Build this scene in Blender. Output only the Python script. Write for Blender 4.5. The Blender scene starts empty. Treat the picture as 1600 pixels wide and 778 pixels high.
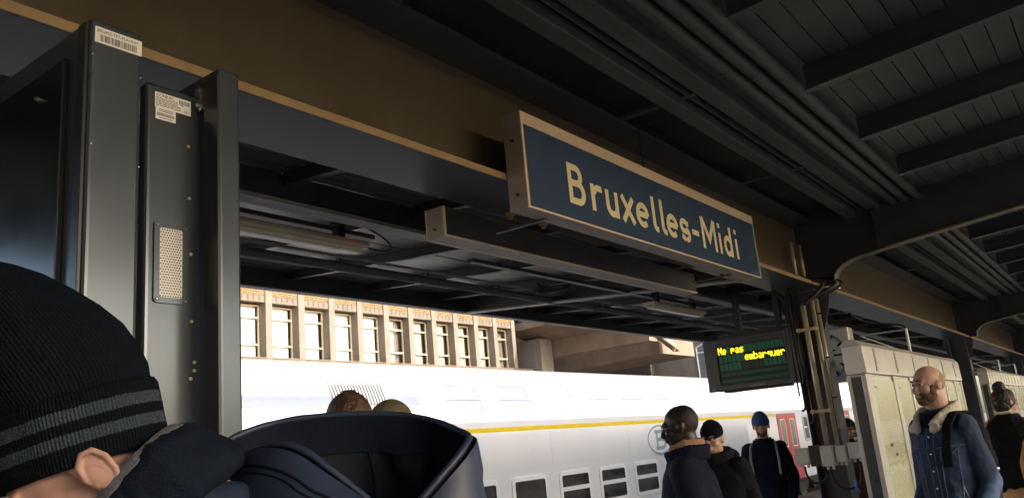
import bpy, bmesh, math, random
from math import radians as rad, sin, cos, pi, sqrt, atan2
from mathutils.bvhtree import BVHTree
BVH = {}
from mathutils import Vector, Matrix, Euler, noise as mnoise
random.seed(7)
S = bpy.context.scene
COL = S.collection

# ------------------------------------------------------------------ camera, sky, sun, exposure
CAM = Vector((0, 0, 1.6))
def rot_axes(yaw, pitch, roll):
    f = Vector((-sin(yaw)*cos(pitch), cos(yaw)*cos(pitch), sin(pitch)))
    r = Vector((cos(yaw), sin(yaw), 0)); u = r.cross(f)
    r2 = r*cos(roll) + u*sin(roll); u2 = r2.cross(f)
    return r2, u2, f
RV, UV, FV = rot_axes(rad(35.67520615), rad(13.81547166), rad(-5.29890877))
cd = bpy.data.cameras.new("camera"); cam = bpy.data.objects.new("camera", cd); COL.objects.link(cam)
cam.matrix_world = Matrix(((RV.x, UV.x, -FV.x, CAM.x), (RV.y, UV.y, -FV.y, CAM.y), (RV.z, UV.z, -FV.z, CAM.z), (0, 0, 0, 1)))
cd.sensor_width = 36; cd.lens = 36*1295.48/1600; cd.clip_start = 0.05; cd.clip_end = 3000
S.camera = cam
SUN_EL, SUN_AZ = 21.5, 8.0        # azimuth measured from +X towards +Y
w = bpy.data.worlds.new("World"); S.world = w; w.use_nodes = True
nt = w.node_tree; nt.nodes.clear()
sky = nt.nodes.new("ShaderNodeTexSky"); sky.sky_type = 'NISHITA'; sky.sun_disc = False
sky.sun_elevation = rad(SUN_EL); sky.sun_rotation = rad(90 - SUN_AZ)
sky.air_density = 1.0; sky.dust_density = 2.5; sky.ozone_density = 1.0
bg = nt.nodes.new("ShaderNodeBackground"); bg.inputs[1].default_value = 0.14
wo = nt.nodes.new("ShaderNodeOutputWorld"); nt.links.new(sky.outputs[0], bg.inputs[0]); nt.links.new(bg.outputs[0], wo.inputs[0])
sd = bpy.data.lights.new("sun", 'SUN'); sd.energy = 2.15; sd.angle = rad(0.53); sd.color = (1.0, 0.91, 0.79)
so = bpy.data.objects.new("sun", sd); COL.objects.link(so)
sv = Vector((cos(rad(SUN_EL))*cos(rad(SUN_AZ)), cos(rad(SUN_EL))*sin(rad(SUN_AZ)), sin(rad(SUN_EL))))
so.rotation_euler = sv.to_track_quat('Z', 'Y').to_euler(); so.location = sv*60
S.view_settings.view_transform = 'Standard'; S.view_settings.look = 'None'; S.view_settings.gamma = 1
S.view_settings.use_curve_mapping = False
S.view_settings.exposure = 1.58
try:
    S.cycles.max_bounces = 8; S.cycles.diffuse_bounces = 5; S.cycles.use_denoising = True
    S.cycles.sample_clamp_indirect = 6
except Exception: pass

# ------------------------------------------------------------------ materials
def M(name, col, rough=.6, metal=0, var=.15, vscale=6, bump=0, bscale=60, spec=.5, stretch=None, col2=None, emit=None, coat=0, detail=4, trans=0):
    m = bpy.data.materials.new(name); m.use_nodes = True; n = m.node_tree.nodes; l = m.node_tree.links
    b = n["Principled BSDF"]
    b.inputs["Roughness"].default_value = rough; b.inputs["Metallic"].default_value = metal
    b.inputs["Specular IOR Level"].default_value = spec
    if coat: b.inputs["Coat Weight"].default_value = coat; b.inputs["Coat Roughness"].default_value = .08
    tc = n.new("ShaderNodeTexCoord"); mp = n.new("ShaderNodeMapping"); l.new(tc.outputs["Object"], mp.inputs[0])
    if stretch: mp.inputs["Scale"].default_value = stretch
    nz = n.new("ShaderNodeTexNoise"); nz.inputs["Scale"].default_value = vscale; nz.inputs["Detail"].default_value = detail
    nz.inputs["Roughness"].default_value = .65
    l.new(mp.outputs[0], nz.inputs[0])
    mx = n.new("ShaderNodeMix"); mx.data_type = 'RGBA'
    c1 = tuple(max(0, c*(1-var)) for c in col); c2 = col2 or tuple(min(1, c*(1+var)) for c in col)
    mx.inputs[6].default_value = (*c1, 1); mx.inputs[7].default_value = (*c2, 1)
    rp = n.new("ShaderNodeMapRange"); rp.inputs[1].default_value = .3; rp.inputs[2].default_value = .7
    l.new(nz.outputs[0], rp.inputs[0]); l.new(rp.outputs[0], mx.inputs[0])
    l.new(mx.outputs[2], b.inputs["Base Color"])
    rr = n.new("ShaderNodeMapRange"); rr.inputs[3].default_value = max(.02, rough-.07); rr.inputs[4].default_value = min(1, rough+.07)
    l.new(nz.outputs[0], rr.inputs[0]); l.new(rr.outputs[0], b.inputs["Roughness"])
    if bump:
        n2 = n.new("ShaderNodeTexNoise"); n2.inputs["Scale"].default_value = bscale; n2.inputs["Detail"].default_value = 3
        l.new(mp.outputs[0], n2.inputs[0])
        bp = n.new("ShaderNodeBump"); bp.inputs["Strength"].default_value = bump; bp.inputs["Distance"].default_value = .01
        l.new(n2.outputs[0], bp.inputs["Height"]); l.new(bp.outputs[0], b.inputs["Normal"])
    if emit: b.inputs["Emission Color"].default_value = (*emit[0], 1); b.inputs["Emission Strength"].default_value = emit[1]
    if trans: b.inputs["Transmission Weight"].default_value = trans
    return m
MT = {}
def mat(k, *a, **kw):
    if k not in MT: MT[k] = M(k, *a, **kw)
    return MT[k]
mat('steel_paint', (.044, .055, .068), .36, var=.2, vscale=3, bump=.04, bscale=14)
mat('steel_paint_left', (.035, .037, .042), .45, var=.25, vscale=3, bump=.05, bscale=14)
mat('purlin_edge', (.22, .215, .22), .5, var=.25, vscale=4)
mat('plank_right', (.068, .090, .096), .6, var=.3, vscale=2.5, stretch=(3, .6, 1), bump=.1, bscale=25)
mat('plank_left', (.10, .10, .108), .42, var=.35, vscale=3, stretch=(3, .6, 1), bump=.12, bscale=25)
mat('pipe_dark', (.066, .082, .088), .5, var=.2)
mat('flange_grey', (.15, .13, .105), .42, var=.2)
mat('web_glow_tan', (.105, .083, .055), .36, var=.15, vscale=3, bump=.04, bscale=14)  # same girder paint, with the warm glow on the web put into the colour
mat('edge_glow_tan', (.36, .25, .13), .4, var=.15, vscale=9)  # warm light on the flange edge, put into the colour
mat('sign_metal', (.84, .68, .49), .38, metal=.2, var=.06, vscale=20)
mat('case_grey', (.38, .34, .30), .45, metal=.3, var=.08)
mat('sign_blue', (.055, .092, .165), .12, var=.04, spec=.5, coat=.4)
mat('sign_letter', (.95, .82, .53), .3, var=.02)
mat('sign_back', (.10, .10, .105), .35, metal=.5, var=.15, vscale=3)
mat('black_metal', (.022, .024, .027), .3, var=.1, vscale=3, detail=2)
mat('grey_metal', (.078, .094, .112), .24, metal=.5, var=.05, vscale=2.2, detail=2)
mat('dark_glass', (.008, .009, .01), .22, var=.1)
mat('label_white', (.8, .79, .75), .5, var=.03)
mat('ink', (.02, .02, .022), .6, var=.05)
mat('ink_grey', (.25, .24, .23), .6, var=.05)
mat('chrome', (.6, .58, .55), .25, metal=1, var=.1)
mat('brass', (.5, .33, .14), .35, metal=1, var=.15)
mat('steel_mesh', (.52, .50, .48), .35, metal=.4, var=.05)
mat('galv', (.56, .45, .30), .35, metal=.35, var=.2, vscale=8)
mat('rubber', (.015, .015, .016), .5, var=.1)
mat('beige_plastic', (.70, .68, .58), .5, var=.06)
mat('lamp_plastic', (.5, .46, .36), .35, var=.12, vscale=5)
mat('lamp_lens', (.62, .58, .47), .2, var=.1)
mat('pink_tape', (.6, .22, .2), .5)
mat('train_white', (.80, .81, .82), .2, var=.02, vscale=1.5, coat=.5, bump=.01, bscale=3)
mat('train_grey', (.50, .54, .60), .25, var=.03, coat=.4)
mat('band_grey', (.24, .265, .31), .3, var=.03, coat=.3)
mat('train_ledge', (.72, .73, .75), .12, metal=.3, var=.02)
mat('train_yellow', (.78, .56, .0), .3, var=.03)
mat('train_red', (.52, .03, .035), .3, var=.05, coat=.4)
mat('train_blue', (.04, .08, .3), .35, var=.05)
mat('train_emblem', (.20, .27, .34), .35, var=.04)
mat('slat', (.46, .42, .38), .4, var=.05)
mat('train_under', (.02, .02, .021), .7, var=.3)
mat('frame_white', (.78, .78, .77), .3, var=.03)
mat('gasket', (.05, .05, .055), .5)
mat('train_glass', (.035, .034, .033), .03, var=.6, vscale=1.2)
mat('bright_glass', (.86, .87, .88), .06, metal=.85, var=.01)
mat('stone', (.20, .165, .135), .85, var=.18, vscale=3, bump=.15, bscale=40)
mat('stone_light', (.235, .20, .165), .85, var=.15, vscale=2, bump=.15, bscale=30)
mat('brick_yellow', (.26, .19, .095), .85, var=.2, vscale=7)
mat('mortar', (.40, .32, .2), .9, var=.1)
mat('win_frame', (.60, .50, .33), .5, var=.08)
mat('win_glass', (.24, .25, .25), .06, var=.25, vscale=.8)
mat('curtain', (.36, .34, .29), .8, var=.12, vscale=2, stretch=(1, 8, .3))
mat('curtain_dark', (.17, .14, .11), .9, var=.35, vscale=2, stretch=(1, 8, .3))
mat('blind_white', (.50, .51, .52), .7, var=.03)
mat('room_dark', (.08, .065, .05), .9, var=.3, vscale=1)
mat('concrete', (.25, .195, .15), .9, var=.2, vscale=1.2, bump=.12, bscale=20, stretch=(1, 1, .5))
mat('concrete_light', (.30, .26, .21), .9, var=.22, vscale=1.5, bump=.12, bscale=20, stretch=(1, 1, .4))
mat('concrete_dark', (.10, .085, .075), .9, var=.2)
mat('paving', (.075, .07, .066), .8, var=.15, vscale=2, bump=.1)
mat('kerb', (.45, .43, .4), .8, var=.12)
mat('ballast', (.33, .27, .205), .95, var=.4, vscale=14, bump=.8, bscale=24)
mat('earth', (.25, .2, .15), .95, var=.25, vscale=.3)
mat('rail', (.25, .2, .17), .35, metal=.8, var=.2)
mat('cab_alu', (.66, .64, .59), .32, metal=.3, var=.05, vscale=6)
mat('cab_header', (.88, .86, .80), .22, metal=.1, var=.03)
mat('cab_panel', (.10, .105, .11), .35, metal=.3, var=.08)
mat('clock_face', (.74, .78, .75), .4, var=.06)
mat('lcd_green', (.025, .22, .12), .35, var=.15, vscale=30)
mat('lcd_back', (.006, .022, .016), .3, var=.1)
mat('lcd_grey', (.05, .055, .045), .35, var=.1)
mat('lcd_lit', (.5, .45, .01), .4, emit=((1.0, .80, .02), .95))
mat('skin', (.56, .33, .245), .5, var=.1, vscale=14, bump=.04, bscale=220)
mat('skin_pink', (.52, .31, .25), .5, var=.12, vscale=22, bump=.05, bscale=260)
mat('skin_dark', (.035, .022, .017), .42, var=.15, vscale=14)
mat('hair_brown', (.10, .055, .03), .6, var=.4, vscale=30, stretch=(1, 1, .3), bump=.6, bscale=160)
mat('hair_black', (.012, .010, .010), .5, var=.4, vscale=30, bump=.6, bscale=120)
mat('beard', (.12, .068, .042), .8, var=.35, vscale=60, bump=.7, bscale=200)
mat('stubble', (.33, .2, .14), .7, var=.2, vscale=60)
mat('denim', (.022, .043, .092), .85, var=.35, vscale=9, bump=.25, bscale=320)
mat('sherpa', (.62, .56, .46), .95, var=.2, vscale=30, bump=.9, bscale=90)
mat('navy_cloth', (.008, .012, .025), .85, spec=.15, var=.25, vscale=6, bump=.12, bscale=120)
mat('navy_shell', (.026, .040, .080), .46, var=.2, vscale=6, bump=.10, bscale=50)
mat('navy_fleece', (.009, .014, .026), .9, spec=.12, var=.2, vscale=30, bump=.35, bscale=260)
mat('collar_grey', (.14, .15, .19), .9, var=.2, vscale=60, bump=.4, bscale=300)
mat('navy_lining', (.005, .007, .014), .6, spec=.3, var=.25, vscale=9, bump=.2, bscale=30)
mat('black_cloth', (.007, .0085, .012), .85, spec=.15, var=.3, vscale=7, bump=.15, bscale=120)
mat('black_knit', (.005, .0075, .013), .9, spec=.12, var=.25, vscale=60, bump=.5, bscale=300)
mat('blue_knit', (.05, .10, .24), .9, var=.2, vscale=60, bump=.5, bscale=220)
mat('scarf_tan', (.40, .215, .125), .85, var=.15, vscale=20, bump=.3, bscale=140)
mat('tan_coat', (.40, .22, .10), .6, var=.15, vscale=9, bump=.2, bscale=60)
mat('rust_coat', (.12, .035, .022), .8, var=.25, vscale=9, bump=.2, bscale=60)
mat('red_cloth', (.16, .02, .025), .8, var=.2, vscale=30)
mat('trousers', (.014, .016, .02), .85, spec=.2, var=.25, vscale=9, bump=.15, bscale=120)
mat('shoe', (.02, .018, .016), .5)
mat('olive', (.13, .11, .06), .85, var=.2, vscale=40, bump=.3, bscale=150)
mat('white_bit', (.7, .7, .68), .5)
mat('lens_clear', (.3, .3, .3), .05, trans=.9, var=.02)
mat('cup_brown', (.32, .17, .085), .6, var=.1)
mat('blue_plastic', (.03, .22, .6), .4)
mat('eye_white', (.40, .34, .30), .25, var=.02)
mat('eye_dark', (.02, .018, .016), .2)
mat('plate_grey', (.36, .36, .35), .4, var=.05)
mat('poster', (.60, .62, .40), .6, var=.06)
mat('stain', (.12, .095, .08), .9, var=.3, vscale=9)
mat('facade_far', (.45, .29, .17), .9, var=.2, vscale=1)

def knit_mat():
    m = M('stripe_knit', (.005, .0075, .013), .9, spec=.12, var=.25, vscale=60, bump=.55, bscale=340, detail=6)
    n = m.node_tree.nodes; l = m.node_tree.links; b = n["Principled BSDF"]
    tc = n.new("ShaderNodeTexCoord"); sp = n.new("ShaderNodeSeparateXYZ"); l.new(tc.outputs["Object"], sp.inputs[0])
    nz = n.new("ShaderNodeTexNoise"); nz.inputs["Scale"].default_value = 260; l.new(tc.outputs["Object"], nz.inputs[0])
    ad = n.new("ShaderNodeMath"); ad.operation = 'MULTIPLY_ADD'; l.new(nz.outputs[0], ad.inputs[0]); ad.inputs[1].default_value = .004; l.new(sp.outputs["Z"], ad.inputs[2])
    out = None
    for lo, hi in ((.0205, .0365), (.0515, .0685)):
        a = n.new("ShaderNodeMath"); a.operation = 'GREATER_THAN'; l.new(ad.outputs[0], a.inputs[0]); a.inputs[1].default_value = lo
        c = n.new("ShaderNodeMath"); c.operation = 'LESS_THAN'; l.new(ad.outputs[0], c.inputs[0]); c.inputs[1].default_value = hi
        d = n.new("ShaderNodeMath"); d.operation = 'MULTIPLY'; l.new(a.outputs[0], d.inputs[0]); l.new(c.outputs[0], d.inputs[1])
        if out is None: out = d
        else:
            e = n.new("ShaderNodeMath"); e.operation = 'ADD'; l.new(out.outputs[0], e.inputs[0]); l.new(d.outputs[0], e.inputs[1]); out = e
    old = b.inputs["Base Color"].links[0].from_socket
    g2 = n.new("ShaderNodeTexNoise"); g2.inputs["Scale"].default_value = 420; l.new(tc.outputs["Object"], g2.inputs[0])
    cr = n.new("ShaderNodeMix"); cr.data_type = 'RGBA'; cr.inputs[6].default_value = (.018, .026, .037, 1); cr.inputs[7].default_value = (.075, .10, .13, 1)
    l.new(g2.outputs[0], cr.inputs[0])
    mx = n.new("ShaderNodeMix"); mx.data_type = 'RGBA'; l.new(out.outputs[0], mx.inputs[0]); l.new(old, mx.inputs[6]); l.new(cr.outputs[2], mx.inputs[7])
    l.new(mx.outputs[2], b.inputs["Base Color"]); MT['stripe_knit'] = m
knit_mat()
def poster_mat():
    m = M('timetable_print', (.58, .59, .38), .55, var=.05, vscale=2)
    n = m.node_tree.nodes; l = m.node_tree.links; b = n["Principled BSDF"]
    tc = n.new("ShaderNodeTexCoord"); mp = n.new("ShaderNodeMapping"); l.new(tc.outputs["Object"], mp.inputs[0]); mp.inputs["Scale"].default_value = (1, 22, 120)
    nz = n.new("ShaderNodeTexNoise"); nz.inputs["Scale"].default_value = 1; nz.inputs["Detail"].default_value = 2; l.new(mp.outputs[0], nz.inputs[0])
    mr = n.new("ShaderNodeMapRange"); mr.inputs[1].default_value = .5; mr.inputs[2].default_value = .62; l.new(nz.outputs[0], mr.inputs[0])
    old = b.inputs["Base Color"].links[0].from_socket
    mx = n.new("ShaderNodeMix"); mx.data_type = 'RGBA'; l.new(mr.outputs[0], mx.inputs[0]); l.new(old, mx.inputs[6]); mx.inputs[7].default_value = (.36, .39, .25, 1)
    l.new(mx.outputs[2], b.inputs["Base Color"]); MT['timetable_print'] = m
poster_mat()

# ------------------------------------------------------------------ mesh helpers
TMP = bpy.data.scenes.new("workbench")       # small scene for evaluating single meshes, removed at the end
def evaluated_mesh(o):
    TMP.collection.objects.link(o); vl = TMP.view_layers[0]; vl.update(); dg = vl.depsgraph; dg.update()
    return bpy.data.meshes.new_from_object(o.evaluated_get(dg))
class MB:
    def __init__(s): s.v = []; s.f = []
    def add(s, v, f):
        o = len(s.v); s.v += [tuple(p) for p in v]; s.f += [tuple(i+o for i in q) for q in f]; return s
    def box(s, x0, x1, y0, y1, z0, z1):
        x0, x1 = min(x0, x1), max(x0, x1); y0, y1 = min(y0, y1), max(y0, y1); z0, z1 = min(z0, z1), max(z0, z1)
        v = [(x, y, z) for z in (z0, z1) for y in (y0, y1) for x in (x0, x1)]
        return s.add(v, [(0, 2, 3, 1), (4, 5, 7, 6), (0, 1, 5, 4), (2, 6, 7, 3), (0, 4, 6, 2), (1, 3, 7, 5)])
    def hexa(s, v):   # 8 points, bottom loop then top loop
        return s.add(v, [(3, 2, 1, 0), (4, 5, 6, 7), (0, 1, 5, 4), (1, 2, 6, 5), (2, 3, 7, 6), (3, 0, 4, 7)])
    def prism(s, poly, axis, a, b):   # poly in the two remaining axes, in xyz order
        n = len(poly)
        def P(p, t):
            return {'x': (t, p[0], p[1]), 'y': (p[0], t, p[1]), 'z': (p[0], p[1], t)}[axis]
        v = [P(p, a) for p in poly] + [P(p, b) for p in poly]
        f = [tuple(range(n-1, -1, -1)), tuple(range(n, 2*n))] + [(i, (i+1) % n, (i+1) % n+n, i+n) for i in range(n)]
        return s.add(v, f)
    def tube(s, pts, r, seg=10, caps=True):
        pts = [Vector(p) for p in pts]; n = len(pts); rs = r if isinstance(r, (list, tuple)) else [r]*n
        o = len(s.v); prev = None
        for i, p in enumerate(pts):
            t = (pts[min(i+1, n-1)]-pts[max(i-1, 0)]).normalized()
            if prev is None:
                a = Vector((0, 0, 1)) if abs(t.z) < .9 else Vector((1, 0, 0)); u = t.cross(a).normalized()
            else: u = (prev - t*prev.dot(t)).normalized()
            prev = u; v = t.cross(u)
            for k in range(seg):
                an = 2*pi*k/seg; s.v.append(tuple(p+(u*cos(an)+v*sin(an))*rs[i]))
        for i in range(n-1):
            for k in range(seg):
                a = o+i*seg+k; b = o+i*seg+(k+1) % seg; s.f.append((a, b, b+seg, a+seg))
        if caps:
            s.f.append(tuple(o+k for k in range(seg-1, -1, -1))); s.f.append(tuple(o+(n-1)*seg+k for k in range(seg)))
        return s
    def cyl(s, p0, p1, r, seg=16): return s.tube([p0, p1], r, seg)
    def sph(s, c, r, seg=16, rings=10, rotm=None):
        c = Vector(c); r = (r, r, r) if not isinstance(r, (tuple, list)) else r
        o = len(s.v)
        for i in range(rings+1):
            th = pi*i/rings
            for k in range(seg):
                ph = 2*pi*k/seg; p = Vector((r[0]*sin(th)*cos(ph), r[1]*sin(th)*sin(ph), r[2]*cos(th)))
                if i in (0, rings): p = Vector((0, 0, r[2]*(1 if i == 0 else -1)))
                if rotm: p = rotm @ p
                s.v.append(tuple(c+p))
        for i in range(rings):
            for k in range(seg):
                a = o+i*seg+k; b = o+i*seg+(k+1) % seg
                if i == 0: s.f.append((a, a+seg, b+seg))
                elif i == rings-1: s.f.append((a, a+seg, b))
                else: s.f.append((a, a+seg, b+seg, b))
        return s
    def cap(s, p0, p1, r0, r1=None, seg=14):
        r1 = r0 if r1 is None else r1
        p0 = Vector(p0); p1 = Vector(p1); s.sph(p0, r0, seg, 8); s.sph(p1, r1, seg, 8); s.tube([p0, p1], [r0, r1], seg); return s
    def loft(s, rings, seg=36, power=2.0):   # (cx,cy,cz,rx,ry) upward, closed
        o = len(s.v); n = len(rings)
        for cx, cy, cz, rx, ry in rings:
            for k in range(seg):
                a = 2*pi*k/seg; c, d = cos(a), sin(a); e = 2/power
                s.v.append((cx+rx*math.copysign(abs(c)**e, c), cy+ry*math.copysign(abs(d)**e, d), cz))
        for i in range(n-1):
            for k in range(seg):
                a = o+i*seg+k; b = o+i*seg+(k+1) % seg; s.f.append((a, b, b+seg, a+seg))
        s.f.append(tuple(o+k for k in range(seg-1, -1, -1))); s.f.append(tuple(o+(n-1)*seg+k for k in range(seg)))
        return s
    def rring(s, y0, y1, z0, z1, wd, r, x0, x1, n=5, sl=0.0, ox=None):
        """rounded ring frame lying in the plane x=const (x0 back, x1 front)"""
        def loop(a, b, c, d, q):
            L = []
            for cx, cy, st in ((b-q, d-q, 0), (a+q, d-q, 90), (a+q, c+q, 180), (b-q, c+q, 270)):
                for i in range(n+1):
                    t = rad(st+90*i/n); L.append((cx+q*cos(t), cy+q*sin(t)))
            return L
        O = loop(y0, y1, z0, z1, r); I = loop(y0+wd, y1-wd, z0+wd, z1-wd, max(.005, r-wd)); N = len(O)
        def P(p, x): return (x + (ox(p[1]) if ox else 0), p[0], p[1])
        v = [P(p, x0) for p in O]+[P(p, x0) for p in I]+[P(p, x1) for p in O]+[P(p, x1) for p in I]
        f = []
        for i in range(N):
            j = (i+1) % N
            f += [(2*N+i, 2*N+j, 3*N+j, 3*N+i), (i, j, 2*N+j, 2*N+i), (N+j, N+i, 3*N+i, 3*N+j), (j, i, N+i, N+j)]
        return s.add(v, f)
    def build(s, name, m, parent=None, smooth=False, bevel=0, local=False, seg=2):
        me = bpy.data.meshes.new(name)
        off = Vector((0, 0, 0))
        if parent is not None and not local:
            p = parent
            while p is not None: off += p.location; p = p.parent
        me.from_pydata([tuple(Vector(p)-off) for p in s.v], [], s.f); me.update()
        bm = bmesh.new(); bm.from_mesh(me); bmesh.ops.recalc_face_normals(bm, faces=bm.faces); bm.to_mesh(me); bm.free()
        return link(name, me, m, parent, smooth, bevel, seg)
def link(name, me, m, parent=None, smooth=False, bevel=0, seg=2):
    o = bpy.data.objects.new(name, me); COL.objects.link(o)
    me.materials.append(MT[m] if isinstance(m, str) else m)
    if smooth:
        me.polygons.foreach_set("use_smooth", [True]*len(me.polygons))
    if parent is not None: o.parent = parent
    if bevel:
        md = o.modifiers.new("bevel", 'BEVEL'); md.width = bevel; md.segments = seg; md.limit_method = 'ANGLE'; md.angle_limit = rad(40)
    return o
def tag(o, label=None, cat=None, group=None, kind=None):
    if label: o['label'] = label
    if cat: o['category'] = cat
    if group: o['group'] = group
    if kind: o['kind'] = kind
    return o
def thing(name, label, cat, loc=(0, 0, 0), group=None, rz=0):
    o = bpy.data.objects.new(name, None); COL.objects.link(o); o.location = loc; o.rotation_euler = (0, 0, rz)
    o.empty_display_size = .2
    return tag(o, label, cat, group)
def share(name, me, m, parent, loc):
    o = bpy.data.objects.new(name, me); COL.objects.link(o); o.parent = parent; o.location = loc
    return o
def box(name, m, parent, *a, bevel=0): return MB().box(*a).build(name, m, parent, bevel=bevel)
def arc(c, r, a0, a1, n=10): return [(c[0]+r*cos(rad(a0+(a1-a0)*i/n)), c[1]+r*sin(rad(a0+(a1-a0)*i/n))) for i in range(n+1)]
def stroke(mb, pts, w, x0, x1):
    """constant width polyline in the (y,z) plane, extruded x0..x1 with mitred joints"""
    P = [Vector(p) for p in pts]; n = len(P); L = []; R_ = []
    for i in range(n):
        d0 = (P[i]-P[i-1]).normalized() if i else (P[1]-P[0]).normalized()
        d1 = (P[i+1]-P[i]).normalized() if i < n-1 else d0
        n0 = Vector((-d0.y, d0.x)); n1 = Vector((-d1.y, d1.x)); m = (n0+n1)
        m = m/max(.35, m.dot(n0)) if m.length > 1e-6 else n0
        L.append(P[i]+m*w/2); R_.append(P[i]-m*w/2)
    v = []
    for x in (x0, x1): v += [(x, p.x, p.y) for p in L]+[(x, p.x, p.y) for p in R_]
    f = []
    for i in range(n-1):
        a, b, c, d = i, i+1, n+i+1, n+i
        f += [(2*n+a, 2*n+b, 2*n+c, 2*n+d), (d, c, b, a), (a, b, 2*n+b, 2*n+a), (c, d, 2*n+d, 2*n+c)]
    f += [(0, 2*n, 3*n, n), (n-1, 2*n-1, 4*n-1, 3*n-1)]
    mb.add(v, f)
def text_mesh(name, txt, size, m, parent, mw, ext=.0006):
    cu = bpy.data.curves.new(name, 'FONT'); cu.body = txt; cu.size = size; cu.extrude = ext; cu.resolution_u = 3
    t = bpy.data.objects.new(name, cu); me = evaluated_mesh(t); bpy.data.objects.remove(t)
    off = Vector((0, 0, 0)); p = parent
    while p is not None: off += p.location; p = p.parent
    me.transform(Matrix.Translation(-off) @ mw); me.materials.clear()
    return link(name, me, m, parent)
def frame_mw(o, ex, ey):   # text placed with baseline ex and up ey
    ex = Vector(ex).normalized(); ey = Vector(ey).normalized(); ez = ex.cross(ey)
    return Matrix(((ex.x, ey.x, ez.x, o[0]), (ex.y, ey.y, ez.y, o[1]), (ex.z, ey.z, ez.z, o[2]), (0, 0, 0, 1)))

# ------------------------------------------------------------------ ground, platform, tracks
tag(box('ground', 'earth', None, -600, 600, -600, 900, -1.6, -1.25), kind='structure')
tag(box('track_bed', 'ballast', None, -15.5, -6.1, -60, 160, -1.25, -.95), kind='structure')
tag(box('track_bed', 'ballast', None, 3.2, 14, -60, 160, -1.25, -.95), kind='structure')
pl = tag(box('platform', 'paving', None, -5.9, 3.0, -50, 120, -1.2, -.004), kind='structure')
for x0, x1 in ((-6.1, -5.9), (3.0, 3.2)): box('kerb', 'kerb', pl, x0, x1, -50, 120, -1.2, .004, bevel=.01)
for xc in (-7.75, -11.4, 4.9, 9.1):
    for dx in (-.72, .72):
        tag(MB().prism([(xc+dx-.07, -.93), (xc+dx+.07, -.93), (xc+dx+.02, -.90), (xc+dx+.035, -.82), (xc+dx+.035, -.79), (xc+dx-.035, -.79), (xc+dx-.035, -.82), (xc+dx-.02, -.90)], 'y', -60, 160).build('rail', 'rail'), kind='structure')
mb = MB()
for xc in (-7.75,):
    for i in range(90): mb.box(xc-1.25, xc+1.25, 5+i*.6-.12, 5+i*.6+.12, -.97, -.925)
tag(mb.build('sleepers', 'kerb'), kind='structure')

# ------------------------------------------------------------------ canopy
GX, GZ0, GZ1 = -2.64, 3.0, 3.72
Y0, Y1 = -8.0, 62.0
can = thing('platform_canopy', 'dark painted steel platform canopy with deep girder, curved brackets and boarded roof', 'canopy', (GX, 8.9, 0))
gd = MB().box(GX-.21, GX+.206, Y0, Y1, GZ0, GZ0+.038).box(GX-.21, GX+.24, Y0, Y1, GZ1-.03, GZ1).build('girder', 'steel_paint', can, bevel=.003)
MB().box(GX-.009, GX+.009, Y0, Y1, GZ0+.0385, GZ1-.0305).build('web', 'web_glow_tan', gd)
MB().box(GX+.2065, GX+.212, Y0, Y1, GZ0+.001, GZ0+.037).build('flange_glow_strip', 'edge_glow_tan', gd)  # thin strip added to carry the painted glow along the flange
zl = lambda x: 3.17-.08*(x+3.6)            # left rafter underside
zr = lambda x: 3.66+.072*(x+1.2)           # right rafter underside
XR = 6.4                                    # right edge of roof, stretched out of view to block sun from the people
# purlin left
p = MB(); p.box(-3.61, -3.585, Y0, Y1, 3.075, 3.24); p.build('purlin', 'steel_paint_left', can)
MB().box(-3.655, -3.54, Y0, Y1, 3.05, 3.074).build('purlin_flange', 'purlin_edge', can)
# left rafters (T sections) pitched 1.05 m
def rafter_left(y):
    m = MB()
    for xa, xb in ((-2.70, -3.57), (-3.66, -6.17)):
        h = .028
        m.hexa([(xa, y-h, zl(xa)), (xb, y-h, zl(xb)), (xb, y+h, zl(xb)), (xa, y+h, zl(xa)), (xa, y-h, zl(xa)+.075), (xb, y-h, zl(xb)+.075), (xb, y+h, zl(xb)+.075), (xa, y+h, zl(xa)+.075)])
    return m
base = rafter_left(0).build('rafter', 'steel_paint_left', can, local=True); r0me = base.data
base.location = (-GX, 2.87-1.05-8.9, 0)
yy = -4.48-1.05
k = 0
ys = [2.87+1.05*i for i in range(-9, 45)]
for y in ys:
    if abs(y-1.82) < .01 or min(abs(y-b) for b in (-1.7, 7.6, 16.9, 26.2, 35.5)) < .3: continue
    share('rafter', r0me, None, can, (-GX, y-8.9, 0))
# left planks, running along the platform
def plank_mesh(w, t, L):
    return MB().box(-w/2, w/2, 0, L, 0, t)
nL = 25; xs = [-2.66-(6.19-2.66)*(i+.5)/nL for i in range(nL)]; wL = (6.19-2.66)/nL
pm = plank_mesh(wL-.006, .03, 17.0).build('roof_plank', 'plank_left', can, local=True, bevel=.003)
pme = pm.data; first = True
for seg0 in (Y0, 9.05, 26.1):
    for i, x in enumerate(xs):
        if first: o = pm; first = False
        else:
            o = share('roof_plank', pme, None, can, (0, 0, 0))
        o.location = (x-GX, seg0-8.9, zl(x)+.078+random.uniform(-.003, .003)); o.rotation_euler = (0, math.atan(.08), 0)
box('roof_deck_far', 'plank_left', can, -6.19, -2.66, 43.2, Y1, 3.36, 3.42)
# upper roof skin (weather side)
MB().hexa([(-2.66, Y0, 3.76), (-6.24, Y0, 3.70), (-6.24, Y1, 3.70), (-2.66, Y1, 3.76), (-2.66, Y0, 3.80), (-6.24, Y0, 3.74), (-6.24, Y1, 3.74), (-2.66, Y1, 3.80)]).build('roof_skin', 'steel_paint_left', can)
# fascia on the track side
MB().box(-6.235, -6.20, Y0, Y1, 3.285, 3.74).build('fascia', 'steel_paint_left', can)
MB().box(-6.262, -6.172, Y0, Y1, 3.27, 3.284).build('fascia_flange', 'purlin_edge', can)
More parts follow.
